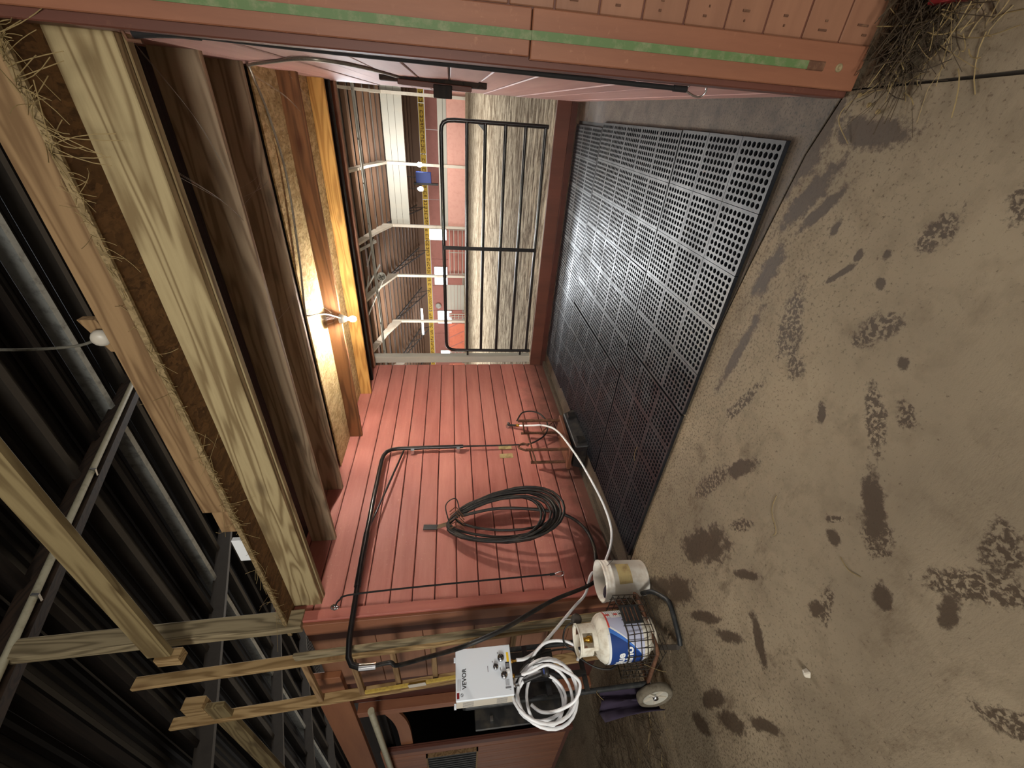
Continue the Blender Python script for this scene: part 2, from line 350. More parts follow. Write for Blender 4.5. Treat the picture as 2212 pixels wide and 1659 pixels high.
# stall side wall on the left: horizontal planks on a backing
wl=empty('wall_left',(-3.52,3.8,0),'red painted horizontal plank wall of the wash stall',None,None,'structure')
G().box(-3.66,-3.525,1.86,5.75,-.05,2.98).build('backing',M['maroon'],wl)
zs=[0,.155,.345,.535,.735,.92,1.115,1.308,1.5,1.69,1.88,2.066,2.262,2.46,2.672,2.86,2.97]
for i in range(len(zs)-1):
    dx=random.uniform(-.002,.002)
    G().box(-3.545,-3.50+dx,1.835,5.74,zs[i]+.004,zs[i+1]-.004).build('plank',RED,wl,bevel=.005)
    G().box(-3.52,-3.497+dx,1.84,5.735,zs[i]+.013,zs[i]+.019).build('plank_bead',RED,wl)
G().box(-3.50,-3.42,1.95,5.70,-.02,.035).build('concrete_curb',M['wet'],wl)
# wall on the right, edge-on to the camera
wr=empty('wall_right',(.14,3.8,0),'faded red plank partition wall close to the camera',None,None,'structure')
G().box(.155,.30,1.76,5.74,-.05,2.98).build('backing',M['red_dark'],wr)
zr=[0,.16,.36,.55,.74,.93,1.12,1.31,1.5,1.69,1.88,2.07,2.26,2.45,2.64,2.83,2.98]
for i in range(len(zr)-1):
    dx=random.uniform(-.003,.003)
    G().box(.13+dx,.17,1.84,5.74,zr[i]+.004,zr[i+1]-.004).build('plank',M['red_pale'],wr,bevel=.004)
G().box(.122,.17,1.735,1.84,0,2.9).build('end_board',M['red_dark'],wr,bevel=.004)
# aisle face of that partition: vertical trim, green tape, planks running off to the right
wf=empty('wall_front_right',(.6,1.75,0),'red planked stall front to the right of the camera',None,None,'structure')
G().box(.155,.75,1.73,1.78,-.02,3.0).build('backing',M['red_dark'],wf)
G().box(.142,.272,1.700,1.735,.012,1.235).build('trim_board',M['orange_z'],wf,bevel=.003)
G().box(.150,.272,1.708,1.735,1.238,3.0).build('trim_board',M['orange_z'],wf,bevel=.003)
G().box(.190,.218,1.694,1.701,.165,.235).build('gouged_patch',M['rust'],wf,bevel=.003)
G().box(.192,.216,1.695,1.702,.225,1.235).build('green_strip',M['green'],wf)
G().box(.192,.216,1.702,1.710,1.235,3.0).build('green_strip',M['green'],wf)
G().lathe([(.013,0),(.013,.003),(.005,.004),(.0045,.001),(0,.001)],(.205,1.7,.105),(0,-1,0),14).build('washer',M['pine'],wf)
for i in range(18):
    z0=-.02+i*.148
    G().box(.276,.75,1.722+random.uniform(-.002,.002),1.745,z0+.003,z0+.145).build('plank',M['red_x'],wf,bevel=.003)
    for dx in (.30,.325): G().box(dx,dx+.006,1.7185,1.7215,z0+.05+.05*random.random(),z0+.058+.05*random.random()+.01).build('nail_head',M['rust'],wf)
# left end of the stall wall: corner boards
for a,b in ((3.70,3.76),(3.55,3.62)): G().box(-3.499,-3.494,a,b,.80,.96).build('tape_patch',M['bucket_print'],wl)
tr1=empty('trim_1',(-3.5,1.84,0),'red painted vertical corner board on the wall end',None,None,'structure')
G().box(-3.535,-3.478,1.80,1.885,0,2.84).build('corner_board',M['red_z'],tr1,bevel=.004)
G().box(-3.66,-3.50,1.775,1.80,0,2.72).build('end_board',M['orange_z'],tr1,bevel=.003)
G().box(-3.78,-3.665,1.785,1.81,0,2.72).build('end_board',M['red_dark'],tr1,bevel=.003)
# stall fronts further left
wfl=empty('wall_front_left',(-6,1.8,0),'dark red stall front left of the wash stall with a doorway',None,None,'structure')
for i,(z0,z1) in enumerate([(0,.45),(.455,.9),(.905,1.35),(1.355,1.8),(1.805,2.2),(2.205,2.72)]):
    G().box(-4.72,-3.785,1.80,1.83,z0,z1).build('front_board',M['red_x'],wfl,bevel=.003)
G().box(-5.36,-4.72,1.86,1.90,0,2.62).build('recess_board',M['maroon'],wfl)  # front board in shadow, its shade put into the maroon colour
G().box(-5.47,-5.36,1.76,1.86,.0,2.56).build('door_jamb',M['orange_z'],wfl,bevel=.004)
G().box(-9.5,-4.40,1.74,1.80,2.57,2.85).build('header_board',M['orange_x'],wfl,bevel=.004)
G().box(-9.5,-5.47,1.80,1.86,2.30,2.57).build('track_board',M['dark_wood'],wfl)
G().tube([(-4.9,1.62,2.34),(-8.5,1.66,2.34)],.032,10).build('track_pipe',M['pvc'],wfl)
arc=catmull([(-5.47,1.78,2.22),(-5.7,1.78,2.16),(-6.0,1.78,2.13),(-6.5,1.78,2.13)],4)
g=G()
for a,b in zip(arc,arc[1:]): g.bar(a,b,.03,.14)
g.build('curved_header',M['orange_x'],wfl)
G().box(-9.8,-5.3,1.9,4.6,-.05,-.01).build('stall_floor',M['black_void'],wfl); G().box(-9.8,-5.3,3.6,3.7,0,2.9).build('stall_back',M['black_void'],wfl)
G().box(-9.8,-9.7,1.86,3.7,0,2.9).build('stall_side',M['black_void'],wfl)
# sliding door with vertical grooved boards and a grille
dr=empty('door_1',(-7.6,1.74,0),'red sliding stall door of narrow vertical boards with a black vent grille',None,None,'structure')
G().box(-9.3,-6.50,1.745,1.76,.05,2.42).build('door_frame',M['red_dark'],dr)
for i in range(29):
    x=-6.62-i*.092
    for z0,z1 in ([(.12,1.26),(1.92,2.34)] if -8.02<x-.088<-6.88 else [(.12,2.34)]):
        G().box(x-.088,x,1.725+random.uniform(-.003,.003),1.745,z0,z1).build('door_board',M['orange_z'],dr,bevel=.003)
G().box(-9.3,-6.50,1.71,1.745,2.34,2.44).build('door_rail',M['orange_x'],dr,bevel=.004)
G().box(-6.62,-6.50,1.71,1.745,.05,2.34).build('door_stile',M['red_dark'],dr,bevel=.004)
for z in (1.26,1.90): G().box(-8.02,-6.88,1.705,1.745,z,z+.02).build('grille_frame',M['pine_orange'],dr)
G().box(-6.90,-6.88,1.705,1.745,1.26,1.92).build('grille_frame',M['pine_orange'],dr)
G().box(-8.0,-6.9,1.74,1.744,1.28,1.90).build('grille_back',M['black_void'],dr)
for i in range(12):
    x=-6.95-i*.09; G().box(x-.016,x+.016,1.712,1.735,1.28,1.90).build('grille_bar',M['dusty_black'],dr)
# ---- roof over the aisle: rafters along the slope, purlins across, dark sheet above
SL=.34; Z0=4.80
def zr_(y): return Z0+SL*(y-1.7)
ce=empty('ceiling',(0,1.7,Z0),'dark pitched barn roof with steel rafters and purlins',None,None,'structure')
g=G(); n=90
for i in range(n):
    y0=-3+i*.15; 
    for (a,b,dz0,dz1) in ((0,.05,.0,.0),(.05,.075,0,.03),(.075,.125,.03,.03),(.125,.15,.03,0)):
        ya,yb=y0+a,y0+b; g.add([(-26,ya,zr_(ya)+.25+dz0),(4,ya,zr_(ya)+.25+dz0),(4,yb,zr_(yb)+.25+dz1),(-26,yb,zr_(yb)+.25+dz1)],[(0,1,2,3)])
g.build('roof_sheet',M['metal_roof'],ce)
for i in range(17):
    y=-2.6+i*.62; mt = M['foil'] if i in (12,) else (M['gal'] if i in (10,13,15) else M['dark_wood'])
    G().bar((-26,y,zr_(y)+.14),(4,y,zr_(y)+.14),.075,.19).build('purlin',mt,ce)
for X in (-3.62,-7.6,-11.7,-15.3,-19.3,.55):
    rf=G().bar((X,-3,zr_(-3)-.02),(X,8.5,zr_(8.5)-.02),.10,.22).build('rafter',M['dark_wood_y'] if X>-5 else M['gal'],ce)
G().tube([(-3.50,-2.5,zr_(-2.5)-.10),(-3.50,8,zr_(8)-.10)],.028,8).build('conduit_pipe',M['pvc'],ce)
for y in (1.05,2.2,3.6): G().bar((-3.46,y,zr_(y)-.13),(-3.58,y,zr_(y)-.10),.02,.05).build('conduit_clip',M['steel'],ce)
G().box(-26,-25.8,-3,9,0,8).build('gable_end',M['metal_roof'],ce)
# ------------------------------------------------------------------ loft timbers over the wash stall (things)
def timber(name,label,g,mat,bevel=.004,cat='beam',group=None):
    return tag(g.build(name,mat,bevel=bevel),label,cat,group)
hb=empty('header_beam',(-1.7,1.95,2.61),'pale pine header beam with knots across the front of the wash stall','beam')
G().box(-3.56,.13,1.94,1.985,2.612,2.838).build('front_ply',M['pine'],hb,bevel=.003)
G().box(-3.55,.13,1.989,2.03,2.606,2.84).build('rear_ply',M['pine'],hb,bevel=.003)
timber('loft_joist','dusty brown loft joist nearest behind the pale header beam',G().box(-3.50,.14,2.55,2.59,2.632,2.85),M['grey_x'],cat='joist',group='loft joists over the wash stall')
timber('loft_joist','dusty brown loft joist next to the lit strand board strip',G().box(-3.50,.14,3.18,3.22,2.70,2.905),M['grey_x'],cat='joist',group='loft joists over the wash stall')
timber('loft_joist','orange brown joist directly behind the lit bare bulb',G().box(-3.50,.14,4.03,4.07,2.64,2.80),M['brown_x'],cat='joist',group='loft joists over the wash stall')
timber('lintel_beam','bright yellow pine lintel lit by the bulb above the gateway',G().box(-3.50,.14,4.95,4.99,2.672,2.82),M['yellow_x'])
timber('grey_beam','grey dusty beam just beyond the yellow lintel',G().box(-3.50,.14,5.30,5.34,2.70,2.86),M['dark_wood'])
timber('header_board','dark red header board along the top of the gateway',G().box(-3.50,.14,5.66,5.72,2.72,2.96),M['red_x'])
g=G().box(-3.50,.14,3.53,4.028,2.787,2.80); tag(g.build('strand_board',M['osb']),'pale strand board ceiling strip lit by the bulb','board')
tag(G().box(-3.50,.14,4.075,5.5,2.825,2.84).build('strand_board',M['osb']),'strand board ceiling strip between orange joist and yellow lintel','board')
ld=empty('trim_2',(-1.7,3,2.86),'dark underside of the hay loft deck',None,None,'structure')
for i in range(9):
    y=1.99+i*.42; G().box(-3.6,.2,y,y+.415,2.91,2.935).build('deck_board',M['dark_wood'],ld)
tag(G().box(-3.62,.2,1.776,2.0,2.822,2.842).build('deck_edge',M['osb_brown']),'brown strand board overhang of the hay loft deck edge','board')
tag(G().box(-3.62,.2,1.768,1.782,2.818,2.846).build('deck_lip',M['osb_dust']),'pale rough edge strip of the loft deck with hay on it','board')
jb=timber('kick_rail','orange pine board standing on the loft deck edge',G().box(-2.10,.5,1.772,1.81,2.85,2.985),M['pine_orange'],cat='board')
timber('rail_block','short pine block at the end of the loft edge board',G().box(-2.29,-2.105,1.775,1.82,2.85,2.94),M['pine_orange'],cat='block')
tag(G().box(-2.66,-2.44,1.82,1.85,2.86,2.95).build('lit_gusset',M['lab_white'],bevel=.003),'small gusset behind the loft edge, its lit look put in as white','board')  # white colour stands in for light falling on the gusset
timber('corner_post','grey weathered post rising from the stall corner to the roof',G().bar((-3.50,1.82,2.72),(-3.53,1.80,4.72),.09,.14,(0,1,0)),M['grey_z'],cat='post')
timber('cross_beam','pale timber beam crossing high over the aisle to the ladder',G().bar((.4,1.60,3.53),(-3.36,1.60,3.585),.045,.15),M['beam_dull'])
timber('beam_block','short pine block hanging under the end of the aisle beam',G().box(-3.46,-3.365,1.56,1.64,3.46,3.62),M['pine_z'],cat='block')
timber('cross_beam','pale timber beam continuing left beyond the ladder',G().bar((-4.30,1.60,3.53),(-9.,1.60,3.40),.045,.15),M['beam_dull'])
timber('beam_block','pine block on the beam left of the ladder',G().box(-4.42,-4.25,1.57,1.66,3.60,3.76),M['pine_z'],cat='block')
jx=empty('junction_box',(-1.15,2.2,3.33),'pale junction box with a round white knob above the loft edge','box')
G().hexa([(-1.05,2.19,3.345),(-1.24,2.19,3.265),(-1.24,2.24,3.265),(-1.05,2.24,3.345),(-1.05,2.19,3.43),(-1.24,2.19,3.35),(-1.24,2.24,3.35),(-1.05,2.24,3.43)]).build('plate',M['pine_orange'],jx,bevel=.003)
G().lathe([(0,0),(.035,0),(.045,.02),(.040,.045),(.02,.055),(0,.055)],(-1.14,2.19,3.345),(0,-1,-.35),16).build('round_knob',M['taupe_side'],jx)
G().box(-1.20,-1.12,2.24,2.28,2.84,3.40).build('stud',M['pine_orange'],jx,bevel=.003)
tag(G().tube(catmull([(-1.16,2.20,3.38),(-1.21,2.20,3.52),(-1.23,2.2,3.87),(-1.24,2.3,4.4),(-1.25,2.36,5.02)],6),.008,6).build('power_cord',M['armour']),'dusty power cord rising from the junction box to the roof','cord')
# ladder
la=empty('ladder',(-3.8,1.6,.3),'tall wooden ladder standing against the red stall front','ladder')
G().bar((-3.435,1.60,.0),(-3.775,1.60,3.92),.036,.085,(0,1,0)).build('rail',M['pine_z'],la,bevel=.004)
G().bar((-4.12,1.60,.0),(-4.60,1.60,3.96),.036,.085,(0,1,0)).build('rail',M['pine_z'],la,bevel=.004)
G().bar((-3.405,1.585,.28),(-3.575,1.585,2.74),.075,.03,(0,1,0)).build('weathered_board',M['grey_z'],la,bevel=.004)['label']='grey weathered board nailed over the right ladder rail'
for z in (.40,.72,1.04,1.38,1.70,2.02,2.34,2.70):
    a=-3.435-.34*z/3.92; b=-4.12-.48*z/3.96
    G().box(b,a,1.575,1.612,z-.022,z+.022).build('rung',M['pine_orange'],la,bevel=.003)
tag(G().bar((-4.155,1.552,1.4),(-4.27,1.552,2.30),.03,.022,(0,1,0)).build('foam_strip',M['foam']),'torn yellow foam strip along the left ladder rail','foam')
tag(G().bar((-4.19,1.535,1.78),(-4.21,1.535,1.93),.055,.004,(0,1,0)).build('tape_patch',M['taupe_side']),'grey tape patch on the yellow foam strip','tape')
# junction boards on the right wall
jw=empty('latch_board',(.1,3.25,1.6),'dark worn wooden latch board fixed to the right wall','board')
G().bar((.115,3.30,1.26),(.118,3.30,1.935),.035,.09,(0,1,0)).build('long_board',M['dark_wood_y'],jw,bevel=.004)
G().bar((.09,3.25,1.36),(.10,3.25,1.82),.03,.08,(0,1,0)).build('short_board',M['red_dark'],jw,bevel=.004)
G().box(.03,.10,3.17,3.24,1.485,1.60).build('block',M['dark_wood'],jw,bevel=.004)
tag(G().tube(catmull([(.118,5.0,1.50),(.122,3.75,1.73),(.122,2.63,1.90),(.122,2.32,2.03),(.122,2.38,2.16),(.12,2.72,2.37),(.115,3.2,2.66),(.10,3.50,2.77),(-.15,3.63,2.765),(-.545,3.72,2.765),(-1.15,3.60,2.765),(-1.43,3.50,2.765),(-1.60,3.46,2.765)],8),.008,8).build('armoured_cable',M['armour']),'armoured electric cable along the right wall and strand board','cable')
tag(G().box(-3.50,-3.39,5.80,5.92,.0,2.85).build('white_post',M['arena_white'],bevel=.006),'white painted post at the left side of the gateway','post')
kb=empty('kick_board',(-1.7,5.7,0),'red kick board along the foot of the gateway','board')
G().box(-3.50,.14,5.70,5.745,.07,.245)  .build('top_board',M['red_dark'],kb,bevel=.004)
G().box(-3.50,.14,5.685,5.735,-.02,.072).build('wet_base_board',M['maroon'],kb,bevel=.004)
# bare bulb on the joist
bl=empty('bare_bulb',(-1.885,4.0,2.60),'glowing bare light bulb in a ceiling socket below the orange joist','lamp')
G().lathe([(0,.062),(.045,.062),(.045,.03),(.028,.0),(.022,-.012),(0,-.012)],(-1.885,4.0,2.585),(0,0,1),16).build('lamp_holder',M['lab_white'],bl)
G().lathe([(0,.0),(.014,0),(.016,-.02),(.028,-.04),(.031,-.06),(.024,-.083),(.010,-.093),(0,-.094)],(-1.885,4.0,2.575),(0,0,1),16).build('glass_bulb',M['bulb_on'],bl)
G().tube(catmull([(-1.60,3.46,2.765),(-1.62,3.50,2.74),(-1.72,3.75,2.69),(-1.86,3.96,2.63)],6),.008,8).build('conduit_stub',M['armour'],bl)
lamp('bare_bulb_light','POINT',(-1.885,4.0,2.525),2800,(1,.92,.80),.03)
# ------------------------------------------------------------------ drainage mats
def mat_mesh(nx,ny,cx=.3095,cy=.326):
    g=G(); H=.022
    e0=.013; px,py=(cx-2*e0)/8,(cy-2*e0)/8; rx,ry=px*.385,py*.385
    def cell(x0,y0):
        for i in range(8):
            for j in range(8):
                X=x0+e0+(i+.5)*px; Y=y0+e0+(j+.5)*py; b=len(g.v); N=12
                for k in range(N):
                    a=2*math.pi*(k+.5)/N; c,s_=math.cos(a),math.sin(a); m=max(abs(c),abs(s_))
                    g.v.append(V((X+c/m*px/2,Y+s_/m*py/2,H)))
                for k in range(N):
                    a=2*math.pi*(k+.5)/N; g.v.append(V((X+math.cos(a)*rx,Y+math.sin(a)*ry,H)))
                for k in range(N):
                    a=2*math.pi*(k+.5)/N; g.v.append(V((X+math.cos(a)*rx*.94,Y+math.sin(a)*ry*.94,.004)))
                # square corners
                for k in range(N):
                    k2=(k+1)%N; g.f.append((b+k,b+k2,b+N+k2,b+N+k)); g.f.append((b+N+k,b+N+k2,b+2*N+k2,b+2*N+k)); g.sm+= [False,False]
                cb=len(g.v)
                for q,(sx_,sy_) in enumerate(((1,1),(-1,1),(-1,-1),(1,-1))):
                    g.v.append(V((X+sx_*px/2,Y+sy_*py/2,H))); k=q*3+1; g.f.append((b+k,cb+q,b+(k+1)%N)) ; g.sm.append(False)
        # raised frame of the cell, a fine groove to the next
        e=.0015; x1,y1=x0+cx,y0+cy
        for (a,b_,c,d) in ((x0+e,x1-e,y0+e,y0+e0),(x0+e,x1-e,y1-e0,y1-e),(x0+e,x0+e0,y0+e0,y1-e0),(x1-e0,x1-e,y0+e0,y1-e0)):
            g.box(a,b_,c,d,.002,H)
    for i in range(nx):
        for j in range(ny): cell(i*cx,j*cy)
    g.box(0,nx*cx,0,ny*cy,.0005,.003)
    return g
protos={}
def put_mat(nx,ny,x,y,label,rz=0.,z=.002,tilt=0.):
    if (nx,ny) not in protos:
        o=mat_mesh(nx,ny).build('drainage_mat',M['mat']); protos[(nx,ny)]=o
    else:
        o=protos[(nx,ny)].copy(); COL.objects.link(o)
    o.location=(x,y,z); o.rotation_euler=(0,tilt,rz)
    tag(o,label,'mat','black drainage mats on the wash stall floor'); return o
put_mat(5,3,-1.578,1.93,'black perforated rubber mat at the front, nearest the right wall')
put_mat(5,3,-3.14,1.935,'black perforated rubber mat at the front left, by the white bucket')
put_mat(3,5,-.962,2.918,'perforated mat in the middle row beside the right wall',0.004)
put_mat(3,5,-1.899,2.925,'perforated mat in the centre of the middle row',-.004)
put_mat(3,5,-2.84,2.93,'perforated mat in the middle row toward the left wall',.003,.004)
put_mat(1,5,-3.16,2.94,'narrow perforated mat strip along the left wall',0,.002)
put_mat(5,3,-1.632,4.565,'perforated mat at the back by the gateway, right half')
put_mat(5,3,-3.19,4.57,'perforated mat at the back by the gateway, left half')
tag(G().box(-3.12,-.05,1.95,5.52,.0012,.0022).build('grime_shade_sheet',M['mat_under'],kind='stuff'),'black sheet put in for grime and shade under the perforated mats','grime')  # black sheet added so the mat holes and gaps look dark
# ------------------------------------------------------------------ gate
gt=empty('pipe_gate',(-1.7,5.85,.3),'black tubular steel gate closing the way into the arena','gate')
Yg=5.86; Zl=[1.30,1.075,.825,.575,.325]
rim=catmull([(-.145,Yg,.29),(-.146,Yg,.8),(-.148,Yg,1.45)],3)+[V((-.155,Yg,1.53)),V((-.18,Yg,1.58)),V((-.22,Yg,1.603)),V((-.28,Yg,1.61))]+\
    [V((-3.15,Yg,1.61)),V((-3.22,Yg,1.603)),V((-3.26,Yg,1.58)),V((-3.29,Yg,1.53)),V((-3.30,Yg,1.45)),V((-3.31,Yg,.8)),V((-3.315,Yg,.22))]
G().tube(rim,.025,10).build('rim_pipe',M['black_metal'],gt)
for z in Zl: G().tube([(-.146,Yg,z),(-3.31,Yg,z-.02)],.021,10).build('rail',M['black_metal'],gt)
G().box(-1.68,-1.63,Yg-.028,Yg-.020,.30,1.62).build('centre_brace',M['black_metal'],gt)
G().add([(-.15,Yg-.004,1.09),(-.24,Yg-.004,1.09),(-.15,Yg-.004,1.19),(-.15,Yg+.004,1.09),(-.24,Yg+.004,1.09),(-.15,Yg+.004,1.19)],[(0,1,2),(5,4,3),(0,3,4,1),(1,4,5,2),(2,5,3,0)]).build('gusset',M['black_metal'],gt)
for z in (1.27,.40): G().bar((-3.31,Yg,z),(-3.40,Yg,z),.03,.03).build('hinge',M['black_metal'],gt)
# ------------------------------------------------------------------ arena
ar=empty('floor_arena',(-8,20,.24),'churned brown and straw coloured dirt floor of the indoor arena',None,None,'structure')
g=G(); N=40
for i in range(N+1):
    y=5.75+(45.2-5.75)*i/N
    for X in (-45,-20,-10,-5,0,8): g.v.append(V((X,y,.235+.16*min(1,i/N*1.3)+.02*mnoise.noise((X*.3,y*.5,0)))))
for i in range(N):
    for k in range(5): g.f.append((i*6+k,i*6+k+1,i*6+k+7,i*6+k+6)); g.sm.append(True)
g.build('dirt_surface',M['dirt'],ar)
YA=36.; PX=[.45,-3.95,-8.5,-12.7,-17.1,-21.5,-26.]
wa=empty('wall_arena',(-4,YA,.4),'far arena side wall of white panels over a pink kick wall',None,None,'structure')
G().box(-3.93,8,YA,YA+.06,.35,1.76).build('kick_panel',M['arena_pink'],wa); G().box(-8.5,-3.96,YA,YA+.06,.35,1.77).build('kick_panel',M['arena_pink'],wa)
for (a,b) in ((-8.45,-4.05),(-3.85,.35),(.55,8)):
    for k in range(3): G().box(a,b,YA+.1,YA+.14,5.0+k*.46,5.44+k*.46).build('white_panel',M['arena_white'],wa)
    for z0,z1 in ((2.05,2.42),(1.78,2.0),(4.9,5.0)): G().box(a,b,YA+.06,YA+.12,z0,z1).build('girt',M['arena_white'],wa)
    G().box(a,b,YA+.1,YA+.14,1.77,2.2).build('low_panel',M['arena_white'],wa)
# frame posts and roof rafters
RS=.24; ZE=7.05
def zar(y): return ZE+RS*(YA-y)
for i,X in enumerate(PX):
    po=empty('frame_post',(X,YA,.4),'pale steel arena frame post with its rafter haunch','post','steel frame posts of the arena') if False else None
lab=['white steel frame post at the right edge of the arena wall','white steel frame post between the two white wall bays','white steel frame post at the left end of the white bays','pale steel post right of the bracket braces','pale steel post left of the bracket braces','pale steel post beside the gateway edge','pale steel post furthest left in the arena']
for X,l in zip(PX,lab):
    po=empty('frame_post',(X,YA,.4),l,'post','steel frame posts of the arena')
    G().box(X-.10,X+.10,YA-.18,YA+.06,.35,ZE).build('column',M['arena_steel'],po)
    G().hexa([(X-.08,YA+.1,ZE-.9),(X+.08,YA+.1,ZE-.9),(X+.08,YA+.1,ZE),(X-.08,YA+.1,ZE),(X-.08,YA-3,zar(YA-3)-.5),(X+.08,YA-3,zar(YA-3)-.5),(X+.08,YA-3,zar(YA-3)),(X-.08,YA-3,zar(YA-3))]).build('haunch',M['arena_steel'],po)
    G().bar((X,YA-3,zar(YA-3)-.28),(X,YA-14,zar(YA-14)-.28),.16,.5).build('rafter',M['arena_steel'],po)
ca=empty('ceiling_arena',(-8,YA,ZE),'insulated arena roof with brown purlins',None,None,'structure')
G().add([(-48,YA+.3,ZE+.25),(10,YA+.3,ZE+.25),(10,14,zar(14)+.25),(-48,14,zar(14)+.25),(-48,5.9,zar(14)+.25),(10,5.9,zar(14)+.25)],[(0,1,2,3),(3,2,5,4)]).build('roof_lining',M['arena_insul'],ca)
for i in range(9):
    y=YA-.3-i*1.15; G().box(-48,10,y-.34,y+.34,zar(y)-.02,zar(y)+.24).build('purlin',M['arena_purlin'],ca)
pp=empty('pipe_run',(-8,31.5,7.2),'pair of pale pipes running under the arena roof','pipe')
for y,z in ((31.6,7.40),(31.2,7.24)): G().tube([(-30,y,z),(6,y,z)],.055,8).build('pipe',M['arena_white'],pp)
for i in range(12): G().bar((3-i*2.6,31.6,7.40),(3-i*2.6,31.2,7.24),.10,.04).build('strap',M['arena_white'],pp)
br=empty('roof_bracket',(-11,31,7.5),'white angled braces under the arena roof','brace')
for a,b in (((-9.2,33.6,7.35),(-9.2,31.0,8.2)),((-10.6,31.8,7.9),(-8.6,31.9,7.2)),((-12.4,31.4,8.2),(-10.9,33.2,7.2)),((-14.8,31.4,8.4),(-12.2,33.0,7.1)),((-13.2,30.8,8.2),(-11.0,30.9,7.7))):
    G().bar(a,b,.22,.06).build('brace',M['arena_white'],br)
fn=empty('wall_fan',(-11.6,32.5,7.05),'round white fan at the arena roof edge','fan')
G().lathe([(0,0),(.28,0),(.34,.1),(.34,.2),(.30,.2),(.26,.08),(0,.06)],(-11.6,32.5,7.05),(.2,-1,-.1),20).build('housing',M['arena_white'],fn)
fb=G()
for k in range(4):
    a=k*math.pi/2+.4; fb.bar((-11.6,32.27,7.05),(-11.6+.22*math.cos(a),32.27,7.05+.22*math.sin(a)),.02,.08,(.3,1,0))
fb.build('fan_blades',M['gal'],fn)
# lean-to beyond the open bays
YB=45.
wb=empty('wall_lean_to',(-20,YB,0),'red far wall of the lean-to behind the arena',None,None,'structure')
for i in range(19):
    x=-44+i*3.0; G().box(x,x+2.97,YB,YB+.1,.2,3.75).build('wall_panel',M['arena_red'],wb)
G().box(-45,10,YB+.02,YB+.1,4.35,5.6).build('upper_panel',M['arena_purlin'],wb)
cl=empty('ceiling_lean_to',(-20,40,6),'lean-to roof falling away behind the open bays',None,None,'structure')
def zl(y): return ZE-.1-(y-YA)*.22
G().add([(-48,YA+.2,zl(YA)+.22),(12,YA+.2,zl(YA)+.22),(12,YB+.1,zl(YB)+.22),(-48,YB+.1,zl(YB)+.22)],[(0,1,2,3)]).build('lining',M['arena_insul'],cl)
for i in range(10):
    y=YA+.5+i*.9; G().box(-48,12,y-.16,y+.16,zl(y)-.02,zl(y)+.2).build('purlin',M['arena_purlin'],cl)
for X in PX[2:]:
    G().bar((X,YA,zl(YA)-.05),(X,YB-.5,zl(YB)-.05),.1,.1).build('truss_top',M['gal'],cl)
    G().bar((X,YA,zl(YA)-.2),(X,YB-2,zl(YB)-.7),.08,.08).build('truss_bottom',M['gal'],cl)
    for k in range(5):
        y=YA+1+k*1.5; G().bar((X,y,zl(y)-.1),(X,y+.75,zl(YA)-.2+(zl(YB)-.7-zl(YA)+.2)*(y+.75-YA)/(YB-2-YA)),.05,.05).build('truss_web',M['gal'],cl)
bn=empty('banner',(-18,YB-.1,3.8),'long yellow lettered banner strip along the lean-to wall','banner')
for i in range(13):
    x=-44+i*4.0; G().box(x,x+3.95,YB-.12,YB-.08,3.8,4.32).build('panel',M['banner'],bn)
g=G(); x=-43.5; rb=random.Random(3)
while x<7.5:
    wd=rb.uniform(.14,.3); k=rb.randrange(4); y0=YB-.135
    if k!=0: g.box(x,x+.06,y0,y0+.01,3.92,4.2)
    if k!=1: g.box(x,x+wd,y0,y0+.01,4.14,4.2)
    if k!=2: g.box(x,x+wd,y0,y0+.01,3.92,3.98)
    if k!=3: g.box(x+wd-.06,x+wd,y0,y0+.01,4.0,4.15)
    x+=wd+rb.choice((.1,.1,.1,.3))
g.build('worn_marks',M['banner_ink'],bn,kind='stuff')
def litwin(x,z,w_,h,label):
    o=empty('lit_window',(x,YB-.1,z),label,'window'); G().box(x,x+w_,YB-.14,YB-.09,z,z+h).build('pane',M['lamp_on'],o); G().box(x-.08,x+w_+.08,YB-.1,YB-.02,z-.08,z+h+.08).build('frame',M['arena_white'],o)
litwin(-11.9,2.1,1.0,1.7,'bright lit window nearest the white arena bays')
litwin(-16.8,2.1,1.9,1.3,'bright lit window above the white slatted door')
litwin(-21.6,1.7,1.5,1.5,'bright lit window left of the hanging bell lamp')
litwin(-27.0,1.7,1.6,1.3,'bright lit window furthest left in the lean-to')
ft=empty('fluorescent_tube',(-19.5,41,4.7),'glowing white fluorescent tube in the lean-to','lamp')
G().tube([(-18.1,41,4.75),(-21.1,41,4.75)],.08,8).build('tube',M['tube_on'],ft); G().bar((-18.0,41,4.88),(-21.2,41,4.88),.14,.08).build('fitting',M['arena_white'],ft)
for x,l in ((-4.4,'glowing lamp in the gap right of the blue box'),(-6.3,'glowing lamp in the gap left of the blue box')):
    o=empty('hanging_lamp',(x,40,4.1),l,'lamp'); G().lathe([(0,0),(.16,.05),(.2,.3),(.08,.5),(0,.5)],(x,40,3.9),(0,0,1),12).build('globe',M['tube_on'],o); G().tube([(x,40,4.4),(x,40,6.2)],.02,6).build('rod',M['gal'],o)
bx=empty('blue_box',(-5.4,40,4),'blue box with a dark strap hanging in the arena wall gap','box'); G().box(-5.9,-4.95,39.9,40.3,3.2,4.5).build('body',M['blue_box'],bx,bevel=.03); G().tube([(-5.4,40.1,4.5),(-5.4,40.1,6.2)],.03,6).build('hanger',M['gal'],bx); G().box(-5.95,-5.8,39.85,40.35,2.6,4.7).build('strap',M['black_plastic'],bx)
o=empty('slatted_door',(-15,37.,.4),'white slatted door standing in the open arena bay','door')
for i in range(6): G().box(-16.4,-13.9,37,37.06,.42+i*.31,.71+i*.31).build('slat',M['arena_white'],o)
